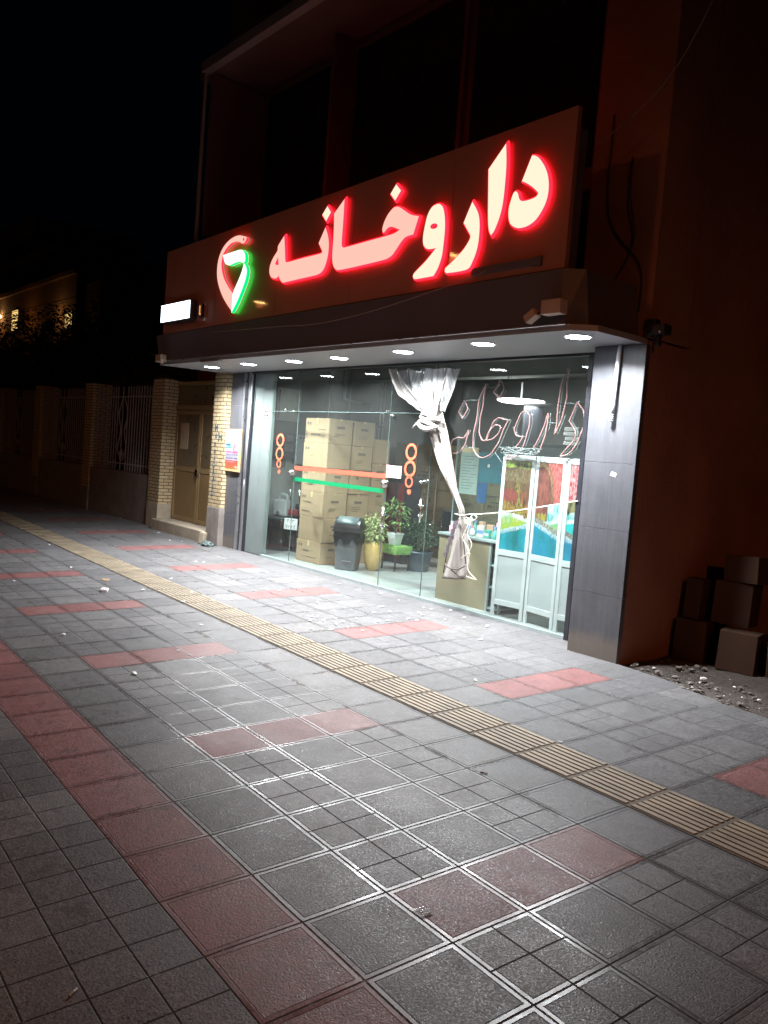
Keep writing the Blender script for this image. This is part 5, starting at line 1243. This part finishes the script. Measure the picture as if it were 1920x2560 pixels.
for x, h, r, sd, lab, n_ in [(-31.6, 5.3, .95, 1, 'slim dark tree at the far left edge, in front of the porch lamp', 1300), (-29.5, 5.5, .8, 2, 'slim dark tree just right of the lit window', 1300),
    (-27.6, 5.2, .95, 3, 'slim dark tree in the middle of the row before the far building', 1300), (-25.6, 5.3, .9, 4, 'slim dark tree third from the tall broad tree', 1300), (-23.9, 5.0, 1.0, 5, 'dark tree against the right corner of the far building', 1500),
    (-21.9, 4.9, 1.4, 6, 'broad tall dark tree right of the far building', 2200), (-19.2, 4.1, 1.5, 7, 'broad dark tree behind the third railing panel', 2000), (-16.6, 3.6, 1.4, 8, 'low dark tree behind the second railing panel', 1800), (-14.2, 3.4, 1.3, 9, 'low dark tree closest to the shop building', 1600)]:
    tree(x, 2.3, h, r, sd, lab, n_, .14)
o = MB().tube([(-60, 2.0, 6.4), (-40, 2.0, 5.95), (-20, 2.0, 5.7), (-9.9, -.5, 4.4)], .012, 6).build('overhead_cable', M['black_metal']); tag(o, 'overhead cable strung above the garden trees', 'cable')

e = empty('hedge', (-27, 3.4, 0)); tag(e, 'tall dense dark hedge added behind the trees and railings', 'hedge')  # added to block the far building's glow below the tree crowns
mb = MB()
for k in range(16): leaves(mb, 620, (-9.5+k*1.3, 0, 2.9+.25*math.sin(k*1.7)), (1.0, .6, 2.5), .26, 300+k, .2)
mb.build('foliage', M['leaf_tree'], e)
mb = MB()
for k in range(16): mb.tube([(-9.5+k*1.3, .1, -.2), (-9.4+k*1.3, .1, 3.5)], [.06, .02], 6)
mb.build('stems', M['bark'], e)
# far building with lit windows
F = empty('apartment_building', (-58, 12, 0)); tag(F, 'far stepped building with warm lit windows behind the trees', 'building')
MB().box(-30, 5.4, 0, 10, -.3, 12.1).box(5.401, 8.8, .3, 10, -.3, 11.2).build('lower_block', M['far_wall'], F)
MB().box(-30, -.3, .5, 10, 12.101, 14.9).build('middle_block', M['far_wall'], F)
MB().box(-30, -8.4, 1.0, 10, 14.901, 18.3).build('upper_block', M['far_wall'], F)
MB().box(-30, 5.5, -.25, -.001, 11.9, 12.2).build('cornice', M['far_wall'], F)
for (x, z, w, h, mt) in [(-7.9, 9.9, 1.5, 1.5, 'window_lit'), (4.3, 9.0, 1.2, 1.0, 'window_lit')]:
    q = MB().bbox(x-w/2-.1, x+w/2+.1, -.06, -.001, z-h/2-.1, z+h/2+.1, .02).build('window', M['far_dark'], F)
    MB().box(x-w/2, x+w/2, -.085, -.062, z-h/2, z+h/2).build('pane', M[mt], q)
e = empty('wall_lamp', (-69.8, 11.8, 10.5)); tag(e, 'small bright porch lamp on the far building', 'lamp')
MB().lathe([(.0001, -.3), (.28, 0), (.0001, .3)], 0, -.1, 0, 12).build('bulb', glow('porch_bulb', (1, .66, .3), 14), e, True)
MB().bbox(-.05, .05, -.1, .2, -.03, .03, .005).build('bracket', M['iron'], e)
point((-69.5, 11.0, 9.6), 22, (1, .36, .08), .3); point((-62, 10.8, 9.3), 22, (1, .38, .09), .3); point((-55.5, 11.2, 9.3), 24, (1, .50, .18), .3)

# ---------------------------------------------------------------- litter on the pavement
rnd = random.Random(11)
shapes = []
for k in range(6):
    mb = MB(); n = 6; vs = []
    for i in range(n):
        q = 2*PI*i/n; r = rnd.uniform(.6, 1.1); vs.append((.022*r*math.cos(q)*rnd.uniform(.8, 1.5), .016*r*math.sin(q), .003+rnd.uniform(0, .008)))
    vs.append((0, 0, .007+rnd.uniform(0, .012))); mb.add(vs, [(i, (i+1) % n, n) for i in range(n)])
    shapes.append(mb)
protos = {}
for i, (x, y) in enumerate(DATA['LIT']):
    k = i % 6
    if k not in protos: o = solid(shapes[k].build('paper_scrap', M['paper']), .0012); protos[k] = o
    else: o = protos[k].copy(); COL.objects.link(o)
    o.location = (x, y, gz(y)+.0045); o.rotation_euler = (0, 0, rnd.uniform(0, 6.28)); s_ = rnd.uniform(.75, 1.35)
    o.scale = (s_, s_, s_)
    u, v = tile_uv(x, y)
    if v > 0 and x > -7.5: lab = 'small torn white paper scrap in the scatter in front of the glass door'
    elif v > 0: lab = 'small white paper scrap on the pavement towards the brick piers'
    elif v > -1: lab = 'small white paper scrap lying on the tan ribbed strip'
    else: lab = 'small pale scrap on the tiles on the street side of the ribbed strip'
    tag(o, lab, 'paper scrap', 'paper scraps scattered on the pavement')
o = MB().bbox(-.055, .055, -.035, .035, .004, .03, .004).build('small_carton', M['paper']); o.location = (-6.59, -3.15, gz(-3.15)); o.rotation_euler = (0, 0, -.5); tag(o, 'small white cardboard packet lying upright left of the ribbed strip', 'packet')
o = MB().add([(0,0,.005),(.14,.02,.006),(.15,.06,.012),(.06,.08,.02),(-.02,.05,.008)], [(0,1,2,3,4)]).build('torn_card', M['card_b']); solid(o, .002); o.location = (-7.3, -2.93, gz(-2.93)); tag(o, 'torn brown card lying behind the white packet', 'card')
for (x, y, rz, l) in [(-.16, -5.72, 2.2, 'cigarette butt on the dark tiles at the lower left'), (-.74, -3.23, .6, 'cigarette butt on grey tiles beside the ribbed strip')]:
    e = empty('cigarette_butt', (x, y, gz(y)+.006), rz); tag(e, l, 'cigarette butt')
    MB().tube([(0,0,0), (.022,0,0)], .0042, 8).build('filter', M['wood'], e); MB().tube([(.0225,0,0), (.042,0,0)], .004, 8).build('paper', M['paper'], e)
o = MB().add([(0,0,.003),(.06,.0,.004),(.065,.05,.008),(.01,.055,.003)], [(0,1,2,3)]).build('plastic_wrap', M['film']); solid(o, .001); o.location = (.08, -4.47, gz(-4.47)+.003); tag(o, 'scrap of clear wrapping on a red tile in the foreground', 'wrapping')
